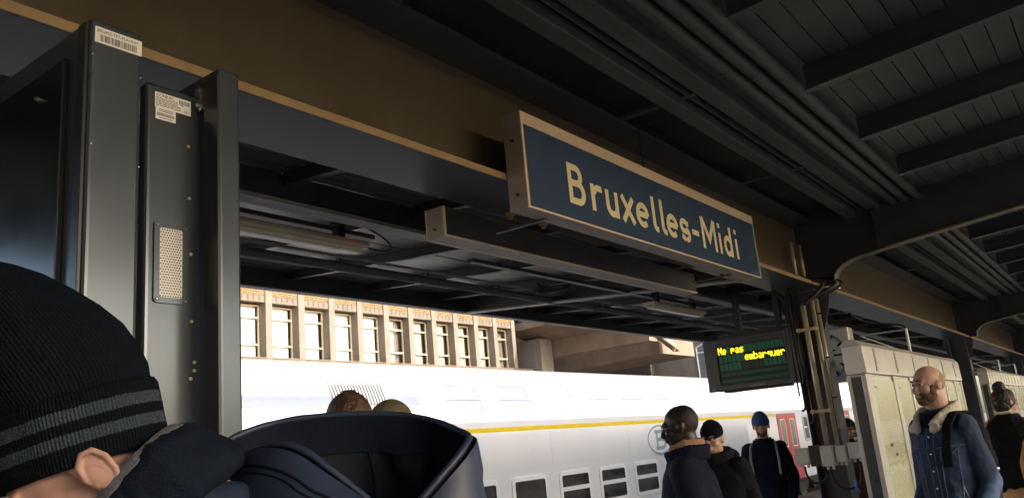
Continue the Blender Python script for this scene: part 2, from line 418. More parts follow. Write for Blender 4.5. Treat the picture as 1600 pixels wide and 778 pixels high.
# eaves pipe along the fascia
dp = MB(); dp.cyl((-4.97, Y0, 3.20), (-4.97, 40, 3.20), .038, 12)
for i in range(16): dp.cyl((-4.97, .35+2.02*i-4, 3.20), (-4.97, .42+2.02*i-4, 3.20), .043, 12)
dp.build('eaves_pipe', 'pipe_dark', can, smooth=False)
ph = MB().box(-4.99, -4.95, -.015, .015, 3.2, 3.30).build('pipe_hanger', 'pipe_dark', can, local=True); ph.location = (-GX, -.75-8.9, 0)
for i in range(1, 26): share('pipe_hanger', ph.data, None, can, (-GX, -.75+1.05*i-8.9, 0))
MB().box(-4.86, -4.82, Y0, 40, 3.235, 3.25).build('cable_rail', 'purlin_edge', can)
# left cross beams
def beam_left(y):
    m = MB(); xa, xb = GX-.01, -6.2
    zb = lambda x: 3.0-.0785*(x+2.85)
    h = .008
    m.hexa([(xa, y-h, zb(xa)+.02), (xb, y-h, zb(xb)+.02), (xb, y+h, zb(xb)+.02), (xa, y+h, zb(xa)+.02), (xa, y-h, zl(xa)+.074), (xb, y-h, zl(xb)+.074), (xb, y+h, zl(xb)+.074), (xa, y+h, zl(xa)+.074)])
    o = m.build('cross_beam', 'steel_paint', can)
    m = MB(); h = .06; xa = GX-.212
    m.hexa([(xa, y-h, zb(xa)+.003), (xb, y-h, zb(xb)+.003), (xb, y+h, zb(xb)+.003), (xa, y+h, zb(xa)+.003), (xa, y-h, zb(xa)+.021), (xb, y-h, zb(xb)+.021), (xb, y+h, zb(xb)+.021), (xa, y+h, zb(xa)+.021)])
    m.build('beam_flange', 'purlin_edge', o)
for y in (-1.7, 7.6, 16.9, 26.2, 35.5): beam_left(y)
# right side: rafters
def rafter_right():
    m = MB(); xa, xb = -1.27, XR
    for h, d0, d1 in ((.010, 0, .16), (.038, -.012, .002)):
        m.hexa([(xa, -h, zr(xa)+d0), (xb, -h, zr(xb)+d0), (xb, h, zr(xb)+d0), (xa, h, zr(xa)+d0), (xa, -h, zr(xa)+d1), (xb, -h, zr(xb)+d1), (xb, h, zr(xb)+d1), (xa, h, zr(xa)+d1)])
    return m
rr = rafter_right().build('rafter', 'steel_paint', can, local=True); rme = rr.data
BR = (-.55, 8.9, 18.35, 27.8, 37.25, 46.7)
first = True
for bi, b0 in enumerate(BR[:-1]):
    n = 7 if bi == 0 else 7
    for i in range(1, n+1):
        y = b0 + 9.45*i/7.5 if bi else 8.9-1.262*i
        if bi and i == 7: continue
        loc = (-GX, y-8.9, 0)
        if first: rr.location = loc; first = False
        else: share('rafter', rme, None, can, loc)
xsr = [-1.72+.137*i for i in range(21)]
pm2 = plank_mesh(.130, .03, 17.0).build('roof_plank', 'plank_right', can, local=True, bevel=.004); first = True
for seg0 in (Y0, 9.05, 26.1):
    for x in xsr:
        if first: o = pm2; first = False
        else: o = share('roof_plank', pm2.data, None, can, (0, 0, 0))
        o.location = (x-GX, seg0-8.9, zr(x)+.163+random.uniform(-.004, .004)); o.rotation_euler = (0, -math.atan(.072), 0)
xa, xb = xsr[-1]+.068, XR
MB().hexa([(xa, Y0, zr(xa)+.163), (xb, Y0, zr(xb)+.163), (xb, Y1, zr(xb)+.163), (xa, Y1, zr(xa)+.163), (xa, Y0, zr(xa)+.2), (xb, Y0, zr(xb)+.2), (xb, Y1, zr(xb)+.2), (xa, Y1, zr(xa)+.2)]).build('shade_deck', 'plank_right', can)  # unseen roof extension, added to shade the platform
xa = -2.7
MB().hexa([(xa, Y0, 3.81), (xb, Y0, zr(xb)+.21), (xb, Y1, zr(xb)+.21), (xa, Y1, 3.81), (xa, Y0, 3.86), (xb, Y0, zr(xb)+.26), (xb, Y1, zr(xb)+.26), (xa, Y1, 3.86)]).build('roof_skin', 'steel_paint', can)
MB().box(XR-.02, XR+.03, Y0, Y1, zr(XR)-.12, zr(XR)+.3).build('fascia', 'steel_paint', can)
# longitudinal members right of the girder
MB().prism([(-2.06, 3.745), (-2.06, 3.66), (-1.95, 3.66), (-1.95, 3.745)], 'y', Y0, Y1).build('trough_beam', 'pipe_dark', can, bevel=.006)
MB().box(-1.90, -1.893, Y0, Y1, 3.70, 3.80).build('trough_beam', 'pipe_dark', can)
MB().prism([(-1.845, 3.81), (-1.845, 3.70), (-1.72, 3.70), (-1.72, 3.81)], 'y', Y0, Y1).build('trough_beam', 'plank_right', can, bevel=.008)
MB().box(-2.42, -1.7, Y0, Y1, 3.80, 3.806).build('valley_plate', 'steel_paint_left', can)
tb = MB().box(-2.40, -1.86, -.025, .025, 3.715, 3.735).build('tie_bar', 'pipe_dark', can, local=True); tb.location = (-GX, -6-8.9, 0)
for i in range(1, 26): share('tie_bar', tb.data, None, can, (-GX, -6+2.15*i-8.9, 0))
m = MB(); m.tube([(-1.83, 4.95, 3.73), (-2.1, 4.97, 3.71), (-2.36, 4.9, 3.70), (-2.36, 4.9, 3.35)], .006, 6); m.build('loose_cable', 'rubber', can)
# right brackets with curved lower flange
def bracket(y):
    z = lambda x: 3.30+.103*(x+1.6)
    top = lambda x: 3.80 if x < -1.72 else zr(x)+.16
    low = [(-2.30, 3.0), (-2.285, 3.06)] + [(-2.285+.40-.40*cos(rad(a)), 3.06+.20*sin(rad(a))) for a in (15, 30, 45, 60, 75, 88)] + [(-1.6, 3.30), (-.5, 3.413), (.5, 3.50), (XR, 3.57)]
    m = MB(); n = len(low)
    poly = [(-2.62, 3.03)] + low + [(XR, zr(XR)+.157), (-1.72, zr(-1.72)+.157), (-1.72, 3.795), (-2.62, 3.795)]
    m.prism(poly, 'y', y-.007, y+.007)
    o = m.build('bracket_beam', 'steel_paint', can)
    m = MB(); h = .065
    for (xa, za), (xb2, zb2) in zip(low[:-1], low[1:]):
        d = Vector((xb2-xa, zb2-za)).normalized(); nn = Vector((d.y, -d.x))*.014
        m.hexa([(xa, y-h, za), (xb2, y-h, zb2), (xb2, y+h, zb2), (xa, y+h, za), (xa+nn.x, y-h, za+nn.y), (xb2+nn.x, y-h, zb2+nn.y), (xb2+nn.x, y+h, zb2+nn.y), (xa+nn.x, y+h, za+nn.y)])
    m.build('bracket_flange', 'flange_grey', o)
    box('stiffener', 'steel_paint', o, -1.80, -1.785, y-.075, y-.008, 3.31, 3.80)
for y in BR: bracket(y)

# three pipes in the valley
for i, xx in enumerate((-1.585, -1.475, -1.36)):
    m = MB(); m.cyl((xx, Y0, 3.735), (xx, Y1, 3.735), .043, 14)
    for kk in range(30):
        yk = -5.2+1.95*kk+.18*i; m.cyl((xx, yk, 3.735), (xx, yk+.012, 3.735), .047, 14)
    tag(m.build('roof_pipe', 'pipe_dark', None, smooth=True), ('dark pipe under the roof, nearest the girder of three side by side', 'middle dark pipe of the three running under the roof', 'dark pipe under the roof, farthest from the girder of three')[i], 'pipe', 'pipes running under the canopy roof')
for o in [o for o in COL.objects if o.name.startswith('roof_pipe')]:
    o.data.set_sharp_from_angle(angle=rad(50))

# ------------------------------------------------------------------ columns
def column(y, label):
    t = thing('steel_column', label, 'column', (GX, y, 0), 'columns under the canopy girder')
    m = MB(); m.box(GX-.15, GX-.135, y-.13, y+.13, 0, GZ0-.002); m.box(GX+.135, GX+.15, y-.13, y+.13, 0, GZ0-.002); m.box(GX-.135, GX+.135, y-.006, y+.006, 0, GZ0-.002)
    m.build('shaft', 'steel_paint', t, bevel=.003)
    box('base_plate', 'steel_paint', t, GX-.22, GX+.22, y-.2, y+.2, 0, .03)
    for sx in (-1, 1):
        xx = GX+sx*.152
        MB().prism([(xx, 2.994), (xx+sx*.1, 2.994), (xx+sx*.12, 2.93), (xx+sx*.09, 2.8), (xx, 2.55)], 'y', y-.05, y-.035).build('gusset', 'steel_paint', t)
    return t
column(8.95, 'grey steel column carrying the clipped conduits and junction boxes')
column(18.35, 'grey steel column standing behind the bald man, at the end of the first timetable case')
column(27.8, 'farthest grey steel column, along the row behind the woman with a bun')
column(-.5, 'grey steel column nearest the camera, behind the tall black display case')

# conduits on column one
ct = thing('conduit_bundle', 'bundle of metal conduits and black hoses clipped to the column beside the clock', 'conduit', (-2.5, 8.55, 1.3))
def lerp(a, b, t): return a+(b-a)*t
for xx, yy, r, zt, zb in ((-2.52, 8.42, .026, 2.78, 1.40), (-2.475, 8.60, .022, 2.86, 1.36), (-2.455, 8.70, .017, 2.88, 1.55)):
    MB().cyl((xx, yy, zb), (xx, yy, zt), r, 12).build('conduit', 'galv', ct, smooth=True)
for xx, yy, r in ((-2.44, 8.50, .024), (-2.43, 8.74, .022)):
    MB().cyl((xx-.12, yy, 3.07), (xx-.12, yy, 3.46), r, 12).build('conduit', 'galv', ct, smooth=True)
    MB().cyl((xx-.12, yy, 3.06), (xx-.12, yy, 3.11), r+.007, 12).build('hose_collar', 'chrome', ct, smooth=True)
def bez(p, n=18):
    P = [Vector(q) for q in p]; out = []
    for i in range(n+1):
        t = i/n; out.append((1-t)**3*P[0]+3*(1-t)**2*t*P[1]+3*(1-t)*t*t*P[2]+t**3*P[3])
    return out
for pts, r in ((((-2.56, 8.50, 3.08), (-2.36, 8.62, 3.02), (-2.18, 8.62, 3.05), (-2.52, 8.42, 2.78)), .022),
               (((-2.55, 8.74, 3.08), (-2.22, 8.82, 3.05), (-2.14, 8.8, 3.0), (-2.475, 8.60, 2.86)), .018),
               (((-2.55, 8.80, 3.10), (-2.16, 8.92, 3.06), (-2.10, 8.9, 3.0), (-2.455, 8.70, 2.86)), .013)):
    MB().tube(bez(pts), r, 10).build('hose', 'rubber', ct, smooth=True)
for dx, yy, zb in ((-2.60, 8.42, 1.62), (-2.645, 8.45, 2.0), (-2.69, 8.5, 1.75)):
    MB().tube([(dx, yy, 2.98), (dx, yy, zb+.06), (dx-.005, yy-.01, zb+.02), (dx-.035, yy-.02, zb)], .012, 8).build('cable', 'rubber', ct, smooth=True)
MB().tube(bez(((-2.86, 8.75, 3.0), (-2.85, 8.8, 2.92), (-2.74, 8.62, 2.93), (-2.72, 8.45, 2.7)))+[Vector((-2.715, 8.45, 1.9))], .009, 8).build('cable', 'rubber', ct, smooth=True)
for z in (2.52, 1.72):
    m = MB(); m.box(-2.60, -2.42, 8.375, 8.39, z, z+.03); m.cyl((-2.59, 8.36, z+.015), (-2.59, 8.40, z+.015), .022, 10); m.cyl((-2.43, 8.36, z+.015), (-2.43, 8.40, z+.015), .02, 10)
    m.build('pipe_clip', 'galv', ct)
for z in (2.7, 2.25, 1.85): box('cable_tie', 'rubber', ct, -2.5, -2.42, 8.66, 8.675, z, z+.015)
m = MB()
for xx in (-2.34, -2.29): m.cyl((xx, 8.98, 2.97), (xx, 8.98, 2.998), .02, 10)
m.build('bolt', 'chrome', ct)
def jbox(label, x0, x1, y0, y1, z0, z1):
    t = thing('junction_box', label, 'junction box', ((x0+x1)/2, y1, z0), 'junction boxes around the column')
    box('casing', 'beige_plastic', t, x0, x1, y0+.02, y1, z0, z1, bevel=.006)
    box('lid', 'beige_plastic', t, x0+.004, x1-.004, y0, y0+.018, z0+.004, z1-.004, bevel=.008)
    m = MB()
    for xx in (x0+.015, x1-.015):
        for zz in (z0+.018, z1-.018): m.cyl((xx, y0-.004, zz), (xx, y0+.01, zz), .006, 8)
    m.build('screw', 'galv', t)
    for fx in (.3, .7): MB().cyl((lerp(x0, x1, fx), (y0+y1)/2, z0-.03), (lerp(x0, x1, fx), (y0+y1)/2, z0), .014, 10).build('cable_gland', 'beige_plastic', t)
    return t
jbox('beige junction box left of the column, in front of the red train door', -2.84, -2.70, 8.38, 8.52, 1.24, 1.40)
jbox('tallest beige junction box, in the middle below the conduits', -2.545, -2.42, 8.22, 8.36, 1.22, 1.41)
jbox('beige junction box right of the middle one, with hanging blue tape', -2.41, -2.31, 8.24, 8.36, 1.25, 1.40)
jbox('beige junction box at the right end, touching the timetable case in view', -2.30, -2.17, 8.26, 8.38, 1.27, 1.42)
box('mounting_plate', 'black_metal', ct, -2.70, -2.55, 8.40, 8.44, 1.22, 1.42)
for pts in (((-2.78, 8.45, 1.22), (-2.78, 8.4, 1.02), (-2.6, 8.4, 1.02), (-2.56, 8.45, 1.16)), ((-2.5, 8.3, 1.2), (-2.48, 8.25, 1.0), (-2.35, 8.28, .98), (-2.3, 8.3, 1.02)), ((-2.22, 8.3, 1.25), (-2.2, 8.28, 1.1), (-2.24, 8.28, 1.04), (-2.28, 8.3, 1.02))):
    MB().tube(bez(pts, 12), .011, 8).build('loop_cable', 'rubber', ct, smooth=True)
MB().tube([(-2.27, 8.26, 1.08), (-2.275, 8.25, 1.02), (-2.25, 8.25, .97)], .012, 6).build('blue_tape', 'blue_plastic', ct)

# ------------------------------------------------------------------ station name signs
def name_sign(x_front, x_back, ya, yb, z0, z1, label, front):
    t = thing('station_sign', label, 'sign', ((x_front+x_back)/2, (ya+yb)/2, z0), 'station name signs hung from the girder')
    s = 1 if x_front > x_back else -1
    m = MB(); m.box(x_back, x_front-s*.006, ya, yb, z0, z1); m.build('case', 'case_grey', t, bevel=.004)
    box('panel', 'sign_blue', t, x_front-s*.0055, x_front-s*.002, ya+.035, yb-.012, z0+.012, z1-.07)
    m = MB(); m.box(x_front-s*.005, x_front+s*.002, ya, yb, z1-.068, z1); m.box(x_front-s*.005, x_front+s*.002, ya, ya+.014, z0, z1-.068); m.box(x_front-s*.005, x_front+s*.002, yb-.01, yb, z0, z1-.068); m.box(x_front-s*.005, x_front+s*.002, ya+.014, yb-.01, z0, z0+.01)
    m.build('frame', 'sign_metal', t)
    return t
sg = name_sign(-2.30, -2.42, 3.385, 6.70, 2.82, 3.355, 'blue station sign reading Bruxelles-Midi in cream letters', True)
BL, XH, CP, DS = 2.925, 3.090, 3.165, .0385
def letters():
    x0 = -2.3018; n = [0]
    def put(name, strokes):
        m = MB()
        for st in strokes:
            n[0] += 1; stroke(m, st, DS, x0-.001, x0+.0012+.00035*(n[0] % 5))
        m.build('letter', 'sign_letter', sg)
    h = DS/2
    def bowl(yl, yr, zb, zt, r=None, a=None):
        pass
    # B
    yl, yr = 3.822, 3.975
    rt = (CP-3.052)/2; rb = (3.052-BL)/2
    put('B', [[(yl, BL), (yl, CP)], [(yl, CP-h), (yr-.11, CP-h)] + arc((yr-.085, (CP-h+3.052)/2), (CP-h-3.052)/2, 85, -85, 10)+[(yl, 3.052)],
              [(yl, BL+h), (yr-.10, BL+h)] + arc((yr-.072, (BL+h+3.052)/2), (3.052-BL-h)/2, -85, 85, 10)+[(yl, 3.0521)]])
    # r
    put('r', [[(4.062, BL), (4.062, XH)], [(4.062, XH-.06)] + arc((4.135, XH-.075), .06, 150, 70, 6) + [(4.172, XH-.016)]])
    # u
    put('u', [[(4.232, XH), (4.232, BL+.065)] + arc((4.287, BL+.072), .055, 190, 330, 10) + [(4.340, BL+.06)], [(4.340, XH), (4.340, BL)]])
    put('x', [[(4.412, XH), (4.552, BL)], [(4.552, XH), (4.412, BL)]])
    def e(c):
        rx, rz = .068, .0655; cz = (BL+XH)/2
        P = [(c-rx, cz+.003), (c+rx, cz+.003)] + [(c+rx*cos(rad(a)), cz+rz*sin(rad(a))) for a in range(12, 180, 14)] + [(c+rx*cos(rad(a)), cz+rz*sin(rad(a))) for a in range(182, 318, 13)]
        put('e', [P[:2], P[1:]])
    e(4.675)
    def l_(y): put('l', [[(y, CP), (y, BL+.05)] + arc((y+.036, BL+.053), .036, 185, 262, 5) + [(y+.05, BL+.016)]])
    l_(4.835); l_(4.955)
    e(5.105)
    c, cz = 5.306, (BL+XH)/2
    put('s', [[(c+.058, XH-.03)] + arc((c, XH-.05), .0345, 40, 90, 4) + [(c-.02, XH-.0165)] + arc((c-.022, XH-.052), .036, 95, 250, 8) + [(c+.02, cz-.008)] + arc((c+.022, BL+.053), .036, 75, -85, 8) + [(c-.02, BL+.0165)] + arc((c-.005, BL+.055), .0385, 265, 225, 3) + [(c-.062, BL+.035)]])
    put('hyphen', [[(5.425, 3.018), (5.535, 3.018)]])
    put('M', [[(5.612, BL), (5.612, CP)], [(5.618, CP-.004), (5.722, BL+.075), (5.826, CP-.004)], [(5.832, BL), (5.832, CP)]])
    put('i', [[(5.925, BL), (5.925, XH)], [(5.925, CP-.036), (5.925, CP)]])
    put('d', [[(6.137, BL), (6.137, CP)], [(6.137, XH-.05)] + [(6.075+.058*cos(rad(a)), (BL+XH)/2+.066*sin(rad(a))) for a in range(50, 311, 20)] + [(6.137, BL+.05)]])
    put('i', [[(6.252, BL), (6.252, XH)], [(6.252, CP-.036), (6.252, CP)]])
letters()
for yy in (3.62, 6.2):
    box('bracket', 'sign_back', sg, -2.70, -2.36, yy, yy+.02, 2.806, 2.816)
    box('hanger', 'sign_back', sg, -2.45, -2.425, yy, yy+.035, 2.812, 3.0)
m = MB()
for zz in (2.9, 3.2): m.cyl((-2.36, 3.375, zz), (-2.36, 3.39, zz), .008, 8)
m.build('rivet', 'ink', sg)
s2 = name_sign(-3.06, -2.93, 3.44, 6.80, 2.82, 3.0-.002+.36-.36, 'long sign case behind the station sign, its plain dark back showing', False)
box('back_panel', 'sign_back', s2, -2.9275, -2.924, 3.455, 6.79, 2.832, 2.99)
m = MB(); m.box(-2.93, -2.918, 3.44, 3.452, 2.82, 2.995); m.box(-2.93, -2.918, 3.452, 6.80, 2.82, 2.83)
m.build('edge_trim', 'sign_metal', s2)
m = MB()
for zz in (2.87,): m.cyl((-2.99, 3.425, zz), (-2.99, 3.445, zz), .006, 8)
m.build('rivet', 'ink', s2)
m = MB()
for yy in (3.9, 4.25): m.cyl((-2.79, yy, 2.985), (-2.79, yy, 3.0), .03, 8); m.cyl((-2.79, yy, 2.965), (-2.79, yy, 2.985), .015, 8)
m.build('fixing', 'galv', s2)

# ------------------------------------------------------------------ left roof fittings
def tube_lamp(y0, y1, x, label, tape):
    t = thing('fluorescent_lamp', label, 'lamp', (x, (y0+y1)/2, 3.1), 'fluorescent lamps under the canopy')
    MB().prism([(x-.075, 3.055), (x+.075, 3.055), (x+.085, 3.025), (x+.06, 3.012), (x-.06, 3.012), (x-.085, 3.025)], 'y', y0, y1).build('housing', 'lamp_plastic', t, bevel=.004)
    MB().prism([(x-.055, 3.011), (x+.055, 3.011), (x+.035, 2.985), (x-.035, 2.985)], 'y', y0+.03, y1-.03).build('diffuser', 'lamp_lens', t, bevel=.006)
    for yy in (y0+.2, y1-.2): box('hanger', 'black_metal', t, x-.03, x+.03, yy-.03, yy+.03, 3.055, 3.2)
    MB().box(x-.03, x+.03, y0-3, y1+.1, 3.10, 3.13).build('cable_tray', 'steel_paint_left', t)
    MB().tube(bez(((x+.02, y1-.02, 3.04), (x+.05, y1+.25, 2.98), (x+.2, y1+.2, 3.02), (x+.14, y1-.06, 3.12)), 16), .007, 6).build('cord', 'rubber', t, smooth=True)
    if tape: box('tape', 'pink_tape', t, x+.07, x+.088, y1-.32, y1-.12, 3.028, 3.05)
tube_lamp(2.36, 3.80, -3.97, 'long yellowed fluorescent lamp above the platform, patched with pink tape', True)
tube_lamp(8.02, 9.35, -4.02, 'shorter fluorescent lamp hung beyond the loudspeaker, above the departure board', False)
t = thing('loudspeaker', 'black cylinder loudspeaker on the cross beam under the canopy', 'loudspeaker', (-4.62, 7.5, 3.33))
c = MB(); c.tube([(-4.64, 7.43, 3.31), (-4.66, 7.38, 3.3), (-4.80, 7.06, 3.25)], [.05, .062, .066], 18); c.build('horn', 'black_metal', t, smooth=True)
m = MB(); m.box(-4.62, -4.58, 7.40, 7.59, 3.40, 3.425); m.box(-4.62, -4.58, 7.38, 7.42, 3.32, 3.425); m.build('bracket', 'black_metal', t)
box('lens_ring', 'galv', t, -4.63, -4.60, 7.36, 7.40, 3.38, 3.41)
t = thing('sprinkler_head', 'small brass sprinkler head on the girder at the far left', 'sprinkler', (-2.6, 1.05, 3.0))
m = MB(); m.cyl((-2.78, .95, 2.94), (-2.78, .95, 3.0), .012, 8); m.cyl((-2.78, .95, 2.93), (-2.78, .95, 2.95), .025, 10); m.build('nozzle', 'brass', t)

# ------------------------------------------------------------------ departure board
db = thing('departure_board', 'black departure board showing Ne pas embarquer in yellow letters', 'departure board', (-3.25, 8.75, 2.05))
dbx0, dbx1, dby = -3.775, -2.72, 8.72
m = MB(); m.box(dbx0, dbx1, dby+.035, dby+.3, 2.06, 2.60); m.build('case', 'black_metal', db, bevel=.02)
# bezel
m = MB(); sx0, sx1, sz0, sz1 = -3.632, -2.862, 2.112, 2.532
m.box(dbx0, sx0, dby, dby+.04, 2.055, 2.61); m.box(sx1, dbx1, dby, dby+.04, 2.055, 2.61); m.box(sx0, sx1, dby, dby+.04, 2.055, sz0); m.box(sx0, sx1, dby, dby+.04, sz1, 2.61)
m.build('bezel', 'grey_metal', db, bevel=.002)
box('screen', 'lcd_back', db, sx0, sx1, dby+.02, dby+.03, sz0, sz1)
# character cells
FONT = {'N': "1000111001101011001110001", 'e': "00000000000111010001111111000001110", 'p': "00000000001111010001111101000010000", 'a': "00000000000111000001011111000101111",
        's': "00000000000111110000011100000111110", 'm': "00000000001101010101101011010110101", 'b': "10000100001111010001100011000111110", 'r': "00000000001011011001100001000010000",
        'q': "00000000000111110001011110000100001", 'u': "00000000001000110001100011001101101"}
FONT['N'] = "10001110011010110101100111000110001"
rows = [(2.445, .078), (2.355, .078), (2.265, .078)]
text = ["Ne pas        ", "      embarquer", "               "]
ncell = 15; cw = (sx1-sx0-.03)/ncell
mg, ml, mgr = MB(), MB(), MB()
for ri, (zb, hh) in enumerate(rows):
    for ci in range(ncell):
        x = sx0+.015+ci*cw; chh = text[ri][ci] if ci < len(text[ri]) else ' '
        lit = chh != ' '
        tgt = mg
        if ri == 2 and 5 <= ci <= 9: tgt = mgr
        if not lit: tgt.box(x+.004, x+cw-.004, dby+.0165, dby+.0195, zb, zb+hh)
        else:
            b = FONT[chh]; px, pz = (cw-.006)/5, hh/7
            for q in range(35):
                if b[q] == '1':
                    cx_, rz_ = q % 5, q//5
                    ml.box(x+.003+cx_*px, x+.003+cx_*px+px*.96, dby+.0135, dby+.0165, zb+hh-(rz_+1)*pz, zb+hh-(rz_+1)*pz+pz*.96)
for zb in (2.205, 2.135):
    for ci in range(42):
        x = sx0+.02+ci*(sx1-sx0-.04)/42; mg.box(x, x+.010, dby+.0165, dby+.0195, zb, zb+.034)
tag(mg.build('character_cells', 'lcd_green', db), kind='stuff'); tag(mgr.build('blank_cells', 'lcd_grey', db), kind='stuff'); tag(ml.build('lit_letters', 'lcd_lit', db), kind='stuff')
m = MB()
for zb in (2.437, 2.347, 2.255, 2.185): m.box(sx0, sx1, dby+.012, dby+.02, zb-.004, zb+.002)
m.build('divider', 'black_metal', db)
box('name_plate', 'ink_grey', db, -3.30, -3.14, dby-.003, dby+.002, 2.068, 2.09)
box('maker_badge', 'ink_grey', db, -3.745, -3.70, dby-.003, dby+.002, 2.075, 2.087)
m = MB(); m.box(-3.4, -3.34, 8.8, 8.86, 2.6, 3.16); m.box(-2.95, -2.89, 8.8, 8.86, 2.6, 3.1); m.box(-3.6, -2.7, 8.78, 8.9, 2.61, 2.66); m.build('hanger', 'black_metal', db)
box('under_rail', 'black_metal', db, -3.62, -2.9, dby+.05, dby+.2, 2.035, 2.058)

# ------------------------------------------------------------------ clock
ck = thing('station_clock', 'square grey station clock behind the conduits, showing a quarter past two', 'clock', (-2.745, 9.7, 2.03))
m = MB(); m.box(-3.05, -2.44, 9.62, 9.82, 2.045, 2.635); m.build('case', 'cab_alu', ck, bevel=.01)
box('dial', 'clock_face', ck, -3.035, -2.455, 9.612, 9.619, 2.06, 2.62)
ccx, ccz = -2.745, 2.34
m = MB()
for i in range(60):
    a = 2*pi*i/60; big = i % 5 == 0; r1 = .262; r0 = .195 if big else .235; wd = .011 if big else .004
    u = Vector((sin(a), cos(a))); v = Vector((cos(a), -sin(a)))*wd
    q = [(ccx+u.x*r0-v.x, ccz+u.y*r0-v.y), (ccx+u.x*r0+v.x, ccz+u.y*r0+v.y), (ccx+u.x*r1+v.x, ccz+u.y*r1+v.y), (ccx+u.x*r1-v.x, ccz+u.y*r1-v.y)]
    m.prism(q, 'y', 9.606, 9.6125)
m.build('minute_marks', 'ink', ck)
def hand(a, r, wd, y): 
    u = Vector((sin(a), cos(a))); v = Vector((cos(a), -sin(a)))*wd; r0 = -.06
    return MB().prism([(ccx+u.x*r0-v.x, ccz+u.y*r0-v.y), (ccx+u.x*r0+v.x, ccz+u.y*r0+v.y), (ccx+u.x*r+v.x*.6, ccz+u.y*r+v.y*.6), (ccx+u.x*r-v.x*.6, ccz+u.y*r-v.y*.6)], 'y', y, y+.004)
hand(rad(90), .25, .012, 9.598).build('minute_hand', 'ink', ck); hand(rad(66), .15, .014, 9.603).build('hour_hand', 'ink', ck)
m = MB(); m.box(-2.76, -2.72, 9.70, 9.74, 2.63, 2.995); m.build('drop_bar', 'grey_metal', ck)

# ------------------------------------------------------------------ tall black screen case, front left
tv = thing('display_totem', 'tall black double sided screen case at the left, stickered on its side', 'display screen', (-2.1, 1.05, 0))
XA = -1.76
m = MB(); m.box(-2.62, XA, .862, .99, .25, 2.675); m.build('front_housing', 'grey_metal', tv, bevel=.012, seg=3)
box('screen', 'dark_glass', tv, -2.55, -1.865, .853, .8615, .5, 2.60)
m = MB(); m.box(-1.862, -1.856, .848, .862, .3, 2.60); m.box(-1.80, -1.765, .852, .861, .28, 2.66); m.build('bezel', 'black_metal', tv, bevel=.002)
m = MB(); m.box(-2.5, -1.82, 1.035, 1.205, .25, 2.59); m.build('electronics_box', 'grey_metal', tv, bevel=.012, seg=3)
m = MB(); m.box(-2.62, -1.735, 1.184, 1.2465, .25, 2.645); m.build('rear_housing', 'grey_metal', tv, bevel=.008)
m = MB(); m.box(-2.45, -1.86, .99, 1.184, .3, 2.55); m.build('core', 'black_metal', tv)
box('rear_gasket', 'black_metal', tv, -1.79, -1.731, 1.176, 1.1835, .25, 2.62)
box('foot', 'black_metal', tv, -2.5, -1.85, .9, 1.2, 0, .25)
m = MB()
for yy, zz in ((1.150, 2.44), (1.153, 2.30), (1.158, 2.155), (1.16, 1.985), (1.168, 1.885), (1.168, 1.865), (1.158, 1.845), (1.16, 1.72)): m.cyl((XA-.062, yy, zz), (XA-.0565, yy, zz), .0042, 10)
m.build('screw', 'galv', tv)
m = MB(); m.cyl((-1.978, .848, 2.535), (-1.978, .862, 2.535), .008, 10); m.cyl((-1.978, .84, 2.535), (-1.978, .862, 2.535), .0045, 8); m.build('lock', 'chrome', tv)
m = MB(); m.cyl((-1.80, 1.17, 2.55), (-1.80, 1.185, 2.55), .012, 10); m.box(-1.815, -1.79, 1.165, 1.185, 2.55, 2.60); m.build('hinge', 'chrome', tv)
# perforated grille
gy0, gy1, gz0, gz1 = 1.0585, 1.149, 2.024, 2.226
m = MB(); m.rring(gy0, gy1, gz0, gz1, .0145, .010, -1.8195, -1.815); gr = m.build('grille_frame', 'grey_metal', tv)
box('grille_plate', 'steel_mesh', gr, -1.8195, -1.8175, gy0+.012, gy1-.012, gz0+.012, gz1-.012)
m = MB(); nr = 26; 
for r_ in range(nr):
    for c_ in range(9):
        yy = gy0+.0185+c_*.0066+(.0033 if r_ % 2 else 0); zz = gz0+.018+r_*.0066
        if yy < gy1-.016: m.cyl((-1.8178, yy, zz), (-1.8171, yy, zz), .0022, 7)
tag(m.build('grille_holes', 'ink', gr), kind='stuff')
m = MB()
for yy in (gy0+.008, gy1-.008):
    for zz in (gz0+.009, gz1-.009): m.cyl((-1.815, yy, zz), (-1.8135, yy, zz), .0045, 12)
m.build('screw', 'black_metal', gr)
m = MB()
for yy in (gy0+.008, gy1-.008):
    for zz in (gz0+.009, gz1-.009): m.cyl((-1.8135, yy, zz), (-1.8128, yy, zz), .0018, 6)
m.build('screw_socket', 'chrome', gr)
# stickers
def sticker(x, y0, y1, z0, z1, lines, m_='label_white'):
    o = MB().rring(y0, y1, z0, z1, min(y1-y0, z1-z0)*.499, .003, x-.0005, x+.0008).build('sticker', m_, tv)
    return o
o = MB().box(XA-.0005, XA+.0009, .8725, .9865, 2.6135, 2.6535).build('sticker', 'label_white', tv, bevel=.0004)
text_mesh('print', 'BRUMZ-TFT-PLA19-01', .0105, 'ink', o, frame_mw((XA+.0012, .8765, 2.6405), (0, 1, 0), (0, 0, 1)), .0002)
m = MB(); random.seed(3); y = .884
while y < .974:
    wd = random.choice((.0007, .0012, .0018)); m.box(XA+.0009, XA+.0013, y, y+wd, 2.6185, 2.6355); y += wd+random.choice((.0009, .0014, .002))
m.build('barcode', 'ink', o)
XB = -1.82
o = MB().box(XB-.0005, XB+.0009, 1.0575, 1.157, 2.5255, 2.5665).build('sticker', 'label_white', tv)
text_mesh('print', 'CONRAC', .0115, 'ink', o, frame_mw((XB+.0012, 1.0605, 2.5555), (0, 1, 0), (0, 0, 1)), .0002)
m = MB(); random.seed(5)
